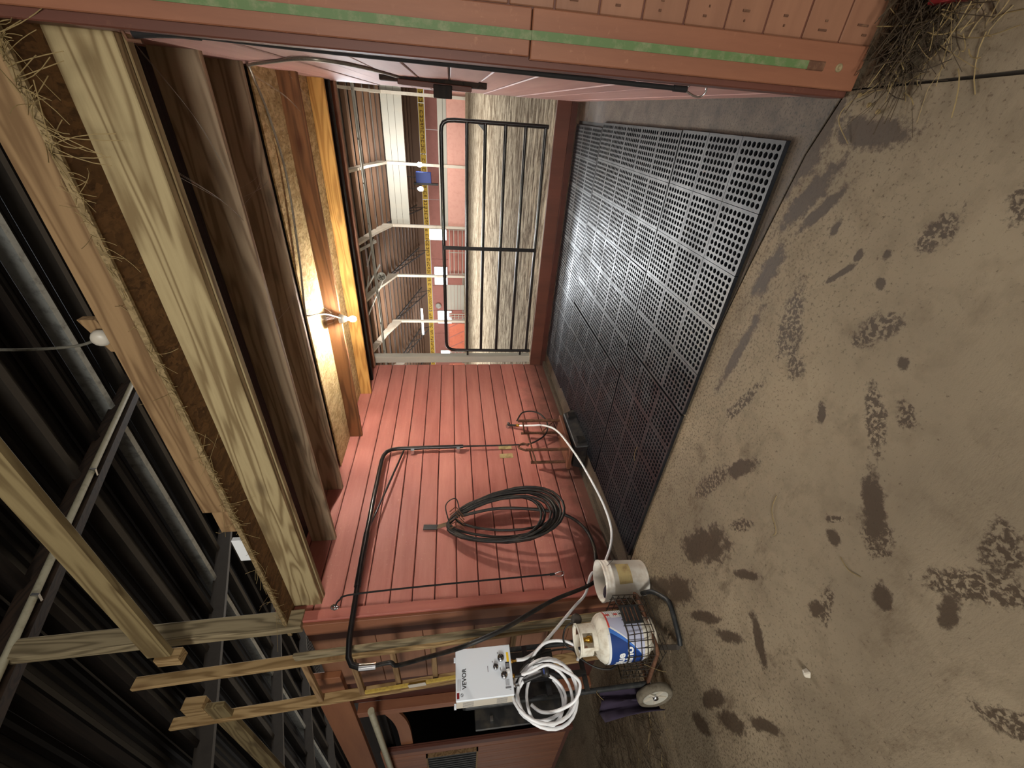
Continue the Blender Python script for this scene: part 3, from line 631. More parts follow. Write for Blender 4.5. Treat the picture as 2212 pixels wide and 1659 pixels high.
o=empty('bell_lamp',(-19.4,44.9,3.1),'small round white bell high on the lean-to wall','bell'); G().lathe([(0,0),(.3,0),(.34,.06),(.25,.14),(0,.16)],(-19.4,44.9,3.15),(0,-1,0),14).build('dome',M['arena_white'],o); G().box(-19.6,-19.2,44.9,45.0,3.05,3.25).build('bracket',M['gal'],o)
for (x0,x1,l) in ((-20.4,-17.4,'orange red kick panel in the bay behind the gate centre'),(-25.8,-21.9,'orange red kick panel at the left end of the gate view')):
    o=empty('barrier_wall',(x0,YA,.4),l,'panel'); G().box(x0,x1,YA+.02,YA+.08,.38,1.9).build('board',M['arena_orange'],o); G().box(x0,x1,YA-.01,YA+.1,1.9,1.97).build('cap',M['arena_red'],o)
    for k in range(3): G().bar((x0+.4+k*1.1,YA+.01,1.85),(x0+1.1+k*1.1,YA+.01,.5),.02,.08).build('shadow_stripe',M['arena_red'],o)  # diagonal bars drawn in as shadow stripes across the panel
for (x0,x1,l) in ((-12.5,-8.7,'red gate with thin white bars beside the white bays'),(-16.9,-16.4,'pale rail gate between the slatted door and orange panel'),(-21.3,-20.5,'dark rail gate between the two orange panels')):
    o=empty('rail_gate',(x0,YA,.4),l,'gate'); G().box(x0,x1,YA+.3,YA+.36,.4,1.85).build('panel',M['arena_red'],o)
    for k in range(4): z=.6+k*.36; G().tube([(x0,YA,z),(x1,YA,z)],.035,6).build('bar',M['arena_white'],o)
    for k in range(3): X=x0+(x1-x0)*k/2; G().tube([(X,YA,.4),(X,YA,1.8)],.035,6).build('upright',M['arena_white'],o)
o=empty('marker_post',(-24.6,YA-.6,.4),'red and dark marker post in front of the orange panel','post'); G().lathe([(0,0),(.12,0),(.12,.55),(0,.55)],(-24.6,YA-.6,.38),(0,0,1),10).build('red_part',M['flag_red'],o); G().lathe([(0,0),(.1,0),(.1,.5),(0,.5)],(-24.6,YA-.6,.93),(0,0,1),10).build('dark_part',M['black_plastic'],o)
# ------------------------------------------------------------------ text
def text_mesh(txt, size, bold=0.0, align='CENTER'):
    c=bpy.data.curves.new('txt','FONT'); c.body=txt; c.size=size; c.align_x=align; c.align_y='CENTER'; c.offset=bold; c.resolution_u=3
    o=bpy.data.objects.new('txt',c); COL.objects.link(o); dg=bpy.context.evaluated_depsgraph_get(); dg.update()
    me=bpy.data.meshes.new_from_object(o.evaluated_get(dg)); bpy.data.objects.remove(o); bpy.data.curves.remove(c)
    return [v.co.copy() for v in me.vertices],[tuple(p.vertices) for p in me.polygons]
# ------------------------------------------------------------------ wash boom on the left wall
bo=empty('wash_boom',(-3.44,3.72,1.40),'black bent pipe wash boom mounted on the red plank wall','boom')
P=[(-3.44,3.72,1.40),(-3.44,3.72,1.9),(-3.44,3.72,2.17)]+[V((-3.436,3.70,2.245)),V((-3.425,3.655,2.295)),V((-3.41,3.58,2.318)),V((-3.395,3.48,2.325))]
P+=[(-3.36,2.9,2.325),(-3.36,2.2,2.325),(-3.44,1.62,2.322),(-3.47,1.50,2.31),(-3.485,1.452,2.28),(-3.49,1.432,2.22)]
G().tube(P,.023,12).build('pipe',M['black_metal'],bo)
G().tube([(-3.49,1.432,2.225),(-3.49,1.432,2.105)],.0265,12).build('chrome_end',M['chrome'],bo)['label']='shiny chrome end sleeve of the boom'
G().tube([(-3.455,3.72,2.10),(-3.385,2.60,2.315)],.011,8).build('brace',M['black_metal'],bo)
G().tube([(-3.36,2.50,2.325),(-3.39,2.00,2.325)],.028,12).build('sleeve',M['black_metal'],bo)
for z in (1.46,2.00): G().box(-3.50,-3.43,3.665,3.70,z-.02,z+.02).build('wall_clip',M['steel'],bo)
tag(G().tube(catmull([(-3.44,3.72,1.42),(-3.44,3.715,1.1),(-3.43,3.70,.75),(-3.43,3.72,.55),(-3.40,3.85,.35),(-3.36,4.05,.30),(-3.36,4.25,.40),(-3.38,4.28,.58),(-3.42,4.15,.68)],8),.010,8).build('supply_hose',M['black_rubber']),'thin dark supply hose looping below the wash boom','hose')
# black hose from the boom end down behind the bucket and up to the coil
H1=catmull([(-3.49,1.432,2.12),(-3.46,1.43,2.0),(-3.493,1.42,1.945),(-3.238,1.35,1.693),(-2.91,1.25,1.468),(-2.859,1.30,1.223),(-2.958,1.45,.97),(-3.10,1.60,.745),(-3.26,1.76,.43),(-3.33,1.86,.30),(-3.32,1.98,.27),(-3.30,2.155,.237),(-3.30,2.36,.274),(-3.30,2.523,.428),(-3.30,2.614,.741),(-3.33,2.67,1.1),(-3.37,2.64,1.45)],10)
tag(G().tube(H1,.0155,10).build('black_hose',M['black_rubber']),'thick black rubber hose from the boom end down behind the white bucket','hose')
# coil on its hook
co=empty('hose_coil',(-3.3,2.56,.46),'big coil of black rubber hose hanging on the red wall','hose')
rc=random.Random(5)
def coil_loop(cy,cz,ay,az,x0,x1,name='loop',r=.0125):
    pts=[]
    for k in range(30):
        a=2*math.pi*k/30
        t=(1-math.sin(a))/2                            # 0 top .. 1 bottom
        pts.append((x0+(x1-x0)*t+rc.uniform(-.006,.006), cy+ay*math.cos(a)*(1-.25*math.sin(a)), cz+az*math.sin(a)))
    return G().tube(pts,r,8,closed=True).build(name,M['black_rubber'],co)
for (cy,cz,ay,az,xb) in ((2.56,1.06,.27,.52,-3.26),(2.57,1.02,.29,.55,-3.24),(2.60,1.04,.25,.53,-3.29),(2.55,1.10,.23,.47,-3.27),(2.58,1.00,.30,.565,-3.22),(2.66,.98,.24,.53,-3.30),(2.54,1.12,.25,.45,-3.25),(2.57,1.03,.285,.54,-3.27),(2.56,1.05,.275,.535,-3.25),(2.53,1.08,.24,.50,-3.23)):
    coil_loop(cy,cz,ay,az,-3.40,xb)
G().tube(catmull([(-3.38,2.52,1.55),(-3.33,2.74,1.60),(-3.30,2.80,1.50),(-3.33,2.66,1.46)],8),.006,6).build('tie_wire',M['black_rubber'],co)
g=G()
for k in range(6): g.tube([(-3.37+.012*k,2.50+.03*k,1.56),(-3.33+.012*k,2.50+.035*k,1.50),(-3.33,2.44+.03*k,1.42)],.005,5)
g.build('old_wrap',M['rust'],co)
hk=empty('hose_hook',(-3.48,2.60,1.7),'flat steel strap hook holding the black hose coil','hook')
G().bar((-3.485,2.62,1.82),(-3.485,2.61,1.68),.055,.008,(1,0,0)).build('strap',M['black_plastic'],hk)
G().bar((-3.48,2.61,1.68),(-3.40,2.58,1.56),.05,.006,(1,0,0)).build('bent_arm',M['steel'],hk)
tag(G().tube(catmull([(-3.45,2.36,.78),(-3.40,2.35,.72),(-3.36,2.38,.62)],5),.01,6).build('hose_valve',M['rust']),'small rusty hose valve near the bottom of the coil','valve') if False else None
# bungee cords
b1=empty('bungee_cord',(-3.24,1.86,.6),'black bungee cord hanging in front of the left corner trim with a snap hook','cord')
G().tube(catmull([(-3.40,1.86,2.47),(-3.30,1.85,2.42),(-3.235,1.85,2.30),(-3.20,1.85,1.6),(-3.185,1.85,.72)],6),.007,8).build('cord',M['rope'],b1)
g=G()
for (z,r) in ((2.47,.03),(2.485,.022)): g.tube([( -3.42+r*math.cos(a), 1.86+r*.3*math.sin(a*2), z+r*math.sin(a)) for a in [k*.524 for k in range(12)]],.006,6,closed=True)
g.build('snap',M['steel'],b1)
G().tube([(-3.187,1.85,.73),(-3.184,1.85,.69)],.011,8).build('ferrule',M['rope'],b1)
def carabiner(x,y,z,s,ax=(0,1,0)):
    g=G(); ax=V(ax); pts=[]
    for (u,v) in ((0,0),(-.018,-.02),(-.024,-.05),(-.018,-.075),(0,-.085),(.018,-.075),(.02,-.05),(.008,-.015)): pts.append(V((x,y,z))+ax*u*s+V((0,0,v*s)))
    return g.tube(catmull(pts,4,True),.0035*s,6,closed=True)
carabiner(-3.184,1.85,.695,1.,(.92,.38,0)).build('snap_hook',M['steel'],b1)
b2=empty('bungee_cord',(.11,1.87,.55),'black bungee cord hanging along the right wall with a steel snap hook','cord')
G().tube(catmull([(.118,1.79,2.47),(.128,1.80,2.36),(.128,1.80,2.28)],4),.0125,8).build('sleeve',M['rope'],b2)
G().tube(catmull([(.128,1.80,2.30),(.122,1.83,1.9),(.118,1.86,1.3),(.112,1.86,.62)],5),.0085,8).build('cord',M['rope'],b2)
G().tube([(.112,1.86,.64),(.112,1.86,.585)],.011,8).build('ferrule',M['rope'],b2)
carabiner(.112,1.86,.592,1.05,(-.9,.3,0)).build('snap_hook',M['steel'],b2)
G().tube([(.13,1.79,2.50),(.10,1.79,2.49),(.10,1.79,2.45)],.006,6).build('eye_screw',M['rust'],b2)
# stool and black box by the left wall
st=empty('iron_stool',(-3.3,3.6,.18),'rusty iron framed stool turned upside down against the wall','stool')
G().hexa([(-3.44,3.26,.17),(-3.15,3.26,.17),(-3.15,3.92,.15),(-3.44,3.92,.15),(-3.44,3.26,.21),(-3.15,3.26,.21),(-3.15,3.92,.19),(-3.44,3.92,.19)]).build('board',M['rust_wood'],st,bevel=.005)
for (x,y,h) in ((-3.19,3.34,.70),(-3.19,3.86,.72),(-3.41,3.36,.62),(-3.41,3.88,.66)): G().tube([(x,y,.19),(x+.005,y,.45),(x,y+.01,h)],.017,8).build('leg',M['rust'],st)
for a,b in (((-3.19,3.34,.66),(-3.41,3.36,.60)),((-3.19,3.86,.66),(-3.41,3.88,.62)),((-3.19,3.34,.24),(-3.30,3.44,.40)),((-3.19,3.86,.26),(-3.28,3.76,.42)),((-3.41,3.36,.56),(-3.41,3.88,.58))): G().tube([a,b],.009,6).build('stretcher',M['rust'],st)
G().tube(catmull([(-3.19,3.34,.70),(-3.19,3.40,.78),(-3.19,3.46,.72),(-3.19,3.42,.66)],5),.012,6).build('curled_end',M['rust'],st)
mb=empty('plastic_box',(-3.28,3.6,0),'black plastic step box under the upturned stool','box')
G().hexa([(-3.42,3.24,.012),(-3.06,3.24,.012),(-3.06,3.92,.012),(-3.42,3.92,.012),(-3.40,3.27,.148),(-3.10,3.27,.148),(-3.10,3.89,.148),(-3.40,3.89,.148)]).build('body',M['black_plastic'],mb,bevel=.008)
for y in (3.36,3.8): G().box(-3.085,-3.05,y-.04,y+.04,.02,.12).build('rib',M['black_plastic'],mb)
# quick connector on the wall and the white hose
qc=empty('hose_fitting',(-3.45,4.1,.72),'chrome and brass hose connector fixed on the red wall','fitting')
G().lathe([(0,0),(.025,0),(.03,.02),(.018,.04),(.018,.07),(0,.07)],(-3.495,4.12,.80),(1,0,-.1),12).build('tap_body',M['chrome'],qc)
G().bar((-3.44,4.10,.80),(-3.42,4.06,.70),.022,.022).build('valve',M['black_plastic'],qc)
G().lathe([(0,0),(.02,0),(.02,.035),(.014,.05),(0,.05)],(-3.415,4.05,.70),(.3,-.4,-.8),12).build('brass_nut',M['brass'],qc)
W1=catmull([(-3.40,4.03,.665),(-3.37,3.99,.61),(-3.32,3.93,.515),(-3.24,3.83,.40),(-3.10,3.55,.30),(-3.06,3.12,.20),(-3.06,2.78,.14),(-3.10,2.46,.085),(-3.14,2.23,.08),(-3.15,2.067,.133),(-3.17,1.945,.21),(-3.19,1.85,.29),(-3.25,1.86,.36),(-3.33,1.74,.43),(-3.31,1.63,.56),(-3.255,1.45,.762),(-3.202,1.30,.938),(-3.12,1.225,1.04),(-3.105,1.215,1.105)],10)
tag(G().tube(W1,.0115,10).build('white_hose',M['white_hose']),'long white hose from the wall fitting past the bucket to the heater','hose')
# ------------------------------------------------------------------ bucket
bu=empty('bucket',(-3.08,1.70,0),'dirty white plastic bucket standing at the wash stall corner','bucket')
bc=(-3.08,1.70,0)
G().lathe([(0,.004),(.127,.0),(.133,.01),(.146,.29),(.152,.292),(.152,.305),(.147,.308),(.153,.325),(.153,.338),(.149,.341),(.156,.352),(.158,.366),(.150,.370),(.146,.366),(.140,.30),(.126,.012),(0,.012)],bc,(0,0,1),36).build('body',M['bucket'],bu)
def cyl_patch(c,r0,z0,z1,r1,t0,t1,nn=10):
    g=G()
    for k in range(nn+1):
        a=t0+(t1-t0)*k/nn
        for r,z in ((r0,z0),(r1,z1)): g.v.append(V((c[0]+r*math.cos(a),c[1]+r*math.sin(a),c[2]+z)))
    for k in range(nn): g.f.append((2*k,2*k+2,2*k+3,2*k+1)); g.sm.append(True)
    return g
cyl_patch(bc,.1402,.145,.255,.1458,-.75,.35).build('printed_label',M['bucket_print'],bu)
G().tube(catmull([(bc[0]+.155*math.cos(a),bc[1]+.155*math.sin(a),.325-.16*math.sin((a-.2)/2.9*math.pi)) for a in [.2+.29*k for k in range(11)]],3),.0025,6).build('wire_handle',M['steel'],bu)
tag(G().lathe([(0,0),(.05,.0),(.07,.03),(.055,.06),(.02,.075),(0,.07)],(-3.13,1.62,.27),(.3,.4,1),10).build('dark_rag',M['purple']),'crumpled dark purple rag in the white bucket','rag')
# ------------------------------------------------------------------ hand truck
ht=empty('hand_truck',(-3.28,1.2,0),'black folding hand truck carrying the heater and the gas tank','hand truck')
G().tube(catmull([(-3.29,1.05,.17),(-3.30,1.05,.6),(-3.315,1.05,1.38),(-3.32,1.06,1.45),(-3.32,1.10,1.478),(-3.32,1.16,1.482),(-3.31,1.28,1.482),(-3.31,1.335,1.46),(-3.305,1.355,1.40),(-3.29,1.36,1.0),(-3.28,1.36,.17)],4),.017,10).build('tube_frame',M['dusty_black'],ht)
for z in (.62,.885,1.02,1.3): G().bar((-3.275,1.045,z),(-3.27,1.365,z),.012,.035).build('cross_bar',M['black_metal'],ht)
G().box(-3.24,-3.20,1.12,1.15,.62,1.30).build('centre_strap',M['black_metal'],ht)
G().box(-3.385,-3.365,.935,1.37,.80,1.395).build('back_board',M['black_plastic'],ht,bevel=.004)
G().bar((-3.35,.985,1.285),(-3.39,.985,1.285),.03,.02).build('board_clip',M['steel'],ht)
# base: tray of tubes, toe loop, grey plate, wheels
G().tube([(-3.31,1.05,.17),(-3.24,1.05,.185),(-2.93,1.095,.185),(-2.905,1.13,.185),(-2.905,1.46,.185),(-2.93,1.50,.185),(-3.28,1.37,.17)],.015,8,closed=True).build('tray_tube',M['rust'],ht)
G().tube(catmull([(-3.02,1.54,.09),(-2.93,1.50,.05),(-2.83,1.40,.028),(-2.80,1.33,.022),(-2.86,1.17,.022),(-2.90,1.115,.022)],5),.017,8).build('toe_loop',M['dusty_black'],ht)
G().hexa([(-2.93,1.10,.016),(-2.90,1.12,.016),(-3.07,1.20,.10),(-3.10,1.18,.10),(-2.93,1.10,.045),(-2.90,1.12,.045),(-3.07,1.20,.135),(-3.10,1.18,.135)]).build('grey_bracket',M['gal'],ht)
def wheel(x,y,z,r,ax,name='wheel'):
    axv=V(ax).normalized(); c=V((x,y,z))
    o=G().lathe([(r*.72,-.022),(r*.86,-.028),(r*.97,-.022),(r,-.008),(r,.008),(r*.97,.022),(r*.86,.028),(r*.72,.022),(r*.72,-.022)],c,axv,32).build(name,M['tyre'],ht)
    G().lathe([(r*.72,-.02),(r*.62,-.014),(r*.30,-.006),(0,-.006)],c,axv,24).build('rim',M['arena_white'],o)
    G().lathe([(0,-.03),(r*.14,-.03),(r*.18,-.006),(0,-.006)],c,axv,12).build('hub',M['steel'],o)
    u=axv.orthogonal().normalized(); w_=axv.cross(u)
    for k in range(5):
        a=k*2*math.pi/5; G().bar(c+(u*math.cos(a)+w_*math.sin(a))*r*.16-axv*.012,c+(u*math.cos(a)+w_*math.sin(a))*r*.66-axv*.016,.014,.01,axv).build('spoke',M['taupe_side'],o)
    return o
wheel(-3.36,1.00,.128,.128,(-.10,1,.0)); wheel(-3.33,1.46,.128,.128,(-.10,1,.0))
G().tube([(-3.36,.985,.128),(-3.33,1.47,.128)],.009,8).build('axle',M['steel'],ht)
# wire basket round the tank
bk=empty('wire_basket',(-2.98,1.24,.13),'dusty black wire basket around the foot of the gas tank','basket')
rim_=[(-3.20,1.065),(-2.93,1.085),(-2.815,1.18),(-2.815,1.36),(-2.87,1.46),(-3.16,1.47)]
def rz(z,s=1.): return [V((-2.99+(x+2.99)*s,1.25+(y-1.25)*s,z)) for x,y in rim_]
for z in (.205,.25,.295,.34,.385): G().tube(rz(z),.0035 if z<.38 else .005,5,closed=True).build('hoop_wire',M['basket_wire'],bk)
per=[]; R_=rz(0)
for i in range(len(R_)):
    a,b=R_[i],R_[(i+1)%len(R_)]; nn=max(2,int((b-a).length/.045))
    for k in range(nn): per.append(a+(b-a)*k/nn)
for p in per: G().tube([(p.x,p.y,.20),(p.x+random.uniform(-.008,.008),p.y+random.uniform(-.008,.008),.39+random.uniform(-.012,.012))],.003,5).build('upright_wire',M['basket_wire'],bk)
g=G()
for k in range(8): y=1.05+k*.055; g.tube([(-3.20,y+.02,.152),(-2.86,y+.02,.152)],.003,5)
for k in range(7): x=-3.18+k*.06; g.tube([(x,1.07,.156),(x,1.46,.156)],.003,5)
g.build('floor_wires',M['basket_wire'],bk)
g=G(); g.hexa([(-2.808,1.24,.255),(-2.806,1.36,.255),(-2.811,1.36,.255),(-2.813,1.24,.255),(-2.803,1.24,.392),(-2.801,1.36,.392),(-2.806,1.36,.392),(-2.808,1.24,.392)]); g.build('name_plate',M['dusty_black'],bk)['label']='black plate with a pale edge fixed to the basket front'
for z in (.285,.315,.345,.37): G().box(-2.803,-2.8005,1.255,1.345,z-.003,z+.003).build('plate_line',M['rust'],bk)
# ------------------------------------------------------------------ gas tank
tc=V((-2.985,1.245,.155)); R0=.154
tk=empty('gas_tank',tc,'white propane tank with a blue label in the wire basket','gas tank')
G().lathe([(.10,0),(.105,.0),(.105,.03),(.09,.03)],tc,(0,0,1),28).build('foot_ring',M['tank'],tk)
prof=[(0,.02),(.06,.022),(.11,.040),(.142,.075),(R0,.12),(R0,.345)]+[(R0*math.cos(a)*.98+.003,.345+.085*math.sin(a)) for a in (.25,.5,.75,1.0,1.2,1.4)]+[(0,.432)]
G().lathe(prof,tc,(0,0,1),40).build('body',M['tank'],tk)
g=G(); nk=48; zc0,zc1=.415,.535; rc_=.098; tcam=math.atan2(-1.245,2.985)
def open_(a,z):
    d=(a-tcam+math.pi)%(2*math.pi)-math.pi
    if .445<z<.515 and (-.55<d<.35): return True
    if .445<z<.515 and abs(abs(d)-2.3)<.5: return True
    if z<.445 and -1.45<d<-.75: return True
    return False
zz=[zc0,.445,.48,.515,zc1]
for rr in (rc_,rc_-.006):
    b=len(g.v)
    for i in range(5):
        for k in range(nk):
            a=2*math.pi*k/nk; g.v.append(tc+V((rr*math.cos(a),rr*math.sin(a),zz[i])))
    for i in range(4):
        for k in range(nk):
            a=2*math.pi*(k+.5)/nk
            if not open_(a,(zz[i]+zz[i+1])/2): g.f.append((b+i*nk+k,b+i*nk+(k+1)%nk,b+(i+1)*nk+(k+1)%nk,b+(i+1)*nk+k)); g.sm.append(True)
g.build('collar',M['tank'],tk)
G().lathe([(rc_-.010,zc1-.006),(rc_+.006,zc1-.006),(rc_+.006,zc1+.004),(rc_-.010,zc1+.004),(rc_-.010,zc1-.006)],tc,(0,0,1),36).build('collar_rim',M['tank'],tk)
G().lathe([(0,0),(.022,0),(.022,.03),(.014,.04),(.014,.06),(.02,.065),(.02,.085),(0,.085)],tc+V((0,0,.43)),(0,0,1),14).build('brass_valve',M['brass'],tk)
def on_tank(d,z,r=R0+.0012): a=tcam+d; return tc+V((r*math.cos(a),r*math.sin(a),z))
def tank_band(fn0,fn1,d0,d1,mat,name,nn=28,r=R0+.0012):
    g=G()
    for k in range(nn+1):
        d=d0+(d1-d0)*k/nn; g.v+= [on_tank(d,fn0(d),r),on_tank(d,fn1(d),r)]
    for k in range(nn): g.f.append((2*k,2*k+2,2*k+3,2*k+1)); g.sm.append(True)
    return g.build(name,mat,tk)
ZB,ZT=.115,.345
tank_band(lambda d:ZB,lambda d:ZT,-1.9,1.9,M['lav'],'label_field')
low=lambda d,d1: min(ZT,.125+(ZT-.125)*max(0,min(1,(d+1.0)/(d1+1.0)))**1.5)
tank_band(lambda d:low(d,.46),lambda d:ZT,-1.85,.44,M['lab_white'],'label_arc',r=R0+.0018)
tank_band(lambda d:low(d,.36),lambda d:ZT,-1.85,.34,M['mid_blue'],'label_arc',r=R0+.0024)
tank_band(lambda d:low(d,.16),lambda d:ZT,-1.85,.14,M['navy'],'label_arc',r=R0+.0030)
tank_band(lambda d:ZT,lambda d:ZT+.016,-1.9,.1,M['lab_white'],'label_edge')
tank_band(lambda d:ZT-.012,lambda d:ZT,.35,1.6,M['lab_red'],'warning_strip',r=R0+.0020)
tank_band(lambda d:.20,lambda d:ZT-.012,.82,1.6,M['lab_white'],'warning_label',r=R0+.0018)
tank_band(lambda d:.19,lambda d:.30,.78,.81,M['lab_white'],'label_edge',r=R0+.0020)
for z in (.335,.275): tank_band(lambda d,z=z:z-.03,lambda d,z=z:z-.002,.92,1.05,M['lab_red'],'warning_mark',r=R0+.0026)
for k in range(9): tank_band(lambda d,k=k:.205+k*.014,lambda d,k=k:.209+k*.014,.86 if k%3 else 1.08,1.42,M['lab_grey'],'small_print',nn=6,r=R0+.0026)
for (d0,z0,c) in ((.42,.165,'lab_white'),(.48,.19,'lab_red')): tank_band(lambda d:z0,lambda d:z0+.035,d0,d0+.16,M[c],'sticker',nn=6,r=R0+.0024)
for k in range(3): tank_band(lambda d,k=k:.170+k*.009,lambda d,k=k:.174+k*.009,.44,.56,M['lab_grey'],'small_print',nn=4,r=R0+.0030)
def wrap_text(txt,size,dc,zc,mat,bold=.0):
    vs_,fs=text_mesh(txt,size,bold,'RIGHT'); g=G(); r=R0+.0040
    g.add([on_tank(dc+v.x/R0,zc+v.y,r) for v in vs_],fs); return g.build('lettering',mat,tk)
wrap_text('Blue',.075,-.67,.278,M['lab_white'],.0026); wrap_text('Rhino',.075,-.43,.222,M['lab_white'],.0026)
# regulator and gas hose
rg=empty('gas_regulator',(-2.99,1.36,.66),'grey round gas regulator beside the tank collar','regulator')
G().lathe([(0,0),(.03,0),(.038,.012),(.038,.026),(.026,.034),(.012,.036),(0,.036)],(-2.97,1.375,.665),(.92,-.38,.15),20).build('disc',M['gal'],rg)
G().tube([(-2.98,1.38,.66),(-2.985,1.30,.65),(-2.985,1.25,.65)],.010,8).build('nipple',M['brass'],rg)
G().tube([(-2.97,1.38,.70),(-2.97,1.385,.745)],.004,6).build('vent_pin',M['steel'],rg)
tag(G().tube(catmull([(-2.99,1.37,.68),(-3.04,1.36,.735),(-3.08,1.30,.76),(-3.10,1.255,.73),(-3.12,1.235,.60),(-3.12,1.20,.50),(-3.13,1.14,.42),(-3.14,1.11,.46),(-3.14,1.13,.56),(-3.14,1.20,.66),(-3.15,1.26,.70),(-3.16,1.27,.85),(-3.13,1.22,1.0),(-3.13,1.14,1.11)],8),.0065,8).build('gas_hose',M['black_rubber']),'thin black gas hose looping between the regulator and the heater','hose')
# ------------------------------------------------------------------ water heater
hx0,hx1=-3.185,-3.06; hy0,hy1=1.006,1.298; hz0,hz1=1.150,1.515
he=empty('water_heater',(-3.12,1.15,1.15),'white portable gas water heater with three knobs on the hand truck','heater')
G().box(hx0+.004,hx1-.016,hy0,hy1,hz0,hz1).build('side_case',M['taupe_side'],he,bevel=.003)
G().box(hx1-.018,hx1,hy0-.002,hy1+.002,hz0-.002,hz1+.002).build('front_cover',M['white_paint'],he,bevel=.004)
for y in (hy0-.002,hy1-.028):
    for z in (hz1,hz0-.012): G().box(hx0-.004,hx0+.006,y,y+.03,z,z+.014).build('mount_tab',M['white_paint'],he)
for zc in (1.225,1.44):
    for k in range(5): G().box(hx0+.022+k*.0165,hx0+.0255+k*.0165,hy0-.0012,hy0+.002,zc-.034,zc+.034).build('side_slot',M['lab_grey'],he)
def hp(a,b): return (hx1, hy1-(hy1-hy0)*a, hz1-(hz1-hz0)*b)
def face_box(a0,a1,b0,b1,mat,name,t=.0012):
    p=hp(a0,b0); q=hp(a1,b1); return G().box(hx1,hx1+t,q[1],p[1],q[2],p[2]).build(name,mat,he)
for a,b,r in ((.27,.82,.024),(.44,.715,.019),(.62,.855,.023)):
    k=G().lathe([(0,0),(r,0),(r*.95,.012),(r*.8,.016),(0,.016)],hp(a,b),(1,0,0),18).build('knob',M['chrome'],he)
    p=V(hp(a,b)); G().bar(p+V((.016,-r*.7,-r*.35)),p+V((.016,r*.7,r*.35)),.008,.012,(1,0,0)).build('knob_grip',M['dusty_black'],k)
    face_box(a-.13,a-.10,b-.06,b-.045,M['lab_grey'],'scale_mark'); face_box(a+.02,a+.05,b+.075,b+.09,M['lab_grey'],'scale_mark') if b<.8 else None
face_box(.36,.50,.895,.965,M['lab_black'],'display_frame'); face_box(.385,.475,.905,.955,M['lab_grey'],'display_glass',.0018)
G().lathe([(0,0),(.016,0),(.014,.004),(0,.004)],hp(.54,.935),(1,0,0),14).build('round_sticker',M['lab_white'],he)
face_box(.16,.36,.925,.965,M['yellow_st'],'yellow_sticker'); face_box(.40,.52,.568,.576,M['lab_black'],'dash')
face_box(.85,.96,.012,.055,M['red_plastic'],'red_sticker')
for k in range(5): face_box(.60,.82,.022+k*.014,.026+k*.014,M['lab_grey'],'small_print')
p=V(hp(.90,.10)); g=G()
g.tube([p+V((.001,.008*math.cos(a),.008*math.sin(a))) for a in [k*.45 for k in range(14)]],.0009,4,closed=True); g.tube([p+V((.001,-.006,-.006)),p+V((.001,.006,.006))],.0009,4); g.build('symbol',M['lab_black'],he)
for k in range(5): face_box(.70,.82,.87+k*.014,.876+k*.014,M['lab_grey'],'small_print')
face_box(.84,.875,.86,.96,M['lab_grey'],'print_block'); face_box(.90,.905,.93,.955,M['lab_black'],'small_print')
vs_,fs=text_mesh('VEVOR',.037,.0006); p=V(hp(.60,.148))
G().add([p+V((.0012,v.x,v.y)) for v in vs_],fs).build('lettering',M['lab_black'],he)
for a,m1 in ((.28,'brass'),(.58,'brass'),(.76,'chrome')):
    y=hp(a,1)[1]; G().lathe([(0,0),(.013,0),(.013,-.02),(.009,-.022),(.009,-.045),(0,-.045)],(-3.12,y,hz0),(0,0,1),12).build('inlet_fitting',M[m1],he)
G().lathe([(.012,0),(.012,-.055)],(-3.12,hp(.58,1)[1],hz0-.025),(0,0,1),12).build('hose_grip',M['black_plastic'],he)
# white hose coil hung under the heater
wc=empty('white_hose_coil',(-3.15,1.1,.8),'coil of glossy white shower hose hung below the heater','hose')
yo=hp(.58,1)[1]
G().tube(catmull([(-3.12,yo,hz0-.06),(-3.10,yo+.005,1.02),(-3.06,yo+.02,.90),(-3.04,1.08,.78),(-3.05,1.02,.72),(-3.10,.95,.76),(-3.16,.925,.87),(-3.20,.94,.97),(-3.215,.99,1.03)],8),.0105,8).build('lead',M['white_hose'],wc)
r3=random.Random(11)
for k in range(5):
    cz=.935+r3.uniform(-.025,.025); rz_=(.12,.165,.185,.20,.215)[k]; ry=(.155,.12,.165,.185,.175)[k]; x=-3.235+.028*k; cy=1.02+r3.uniform(-.012,.012)
    pts=[(x+.025*math.sin(2*a+k)+.03*math.cos(a)*(k%2),cy+ry*math.cos(a+.1*k),cz+rz_*math.sin(a+.1*k)) for a in [j*2*math.pi/26 for j in range(26)]]
    G().tube(pts,.0105,8,closed=True).build('loop',M['white_hose'],wc)
G().tube(catmull([(-3.16,1.12,1.02),(-3.14,1.24,.98),(-3.12,1.31,.88),(-3.11,1.30,.74),(-3.12,1.24,.66),(-3.13,1.18,.68)],8),.0105,8).build('loop',M['white_hose'],wc)
sh=empty('shower_head',(-3.14,1.12,.95),'black shower head with a blue ring in the white hose coil','shower head')
G().tube([(-3.15,1.10,1.07),(-3.14,1.115,.99),(-3.13,1.125,.94)],.013,8).build('grip',M['black_plastic'],sh)
G().lathe([(0,0),(.018,0),(.030,.03),(.032,.05),(0,.05)],(-3.13,1.125,.945),(.25,.1,-1),14).build('head',M['black_plastic'],sh)
G().lathe([(.012,.028),(.0225,.030),(.0225,.044),(.012,.044)],(-3.128,1.126,.96),(.25,.1,-1),14).build('ring',M['blue_box'],sh)
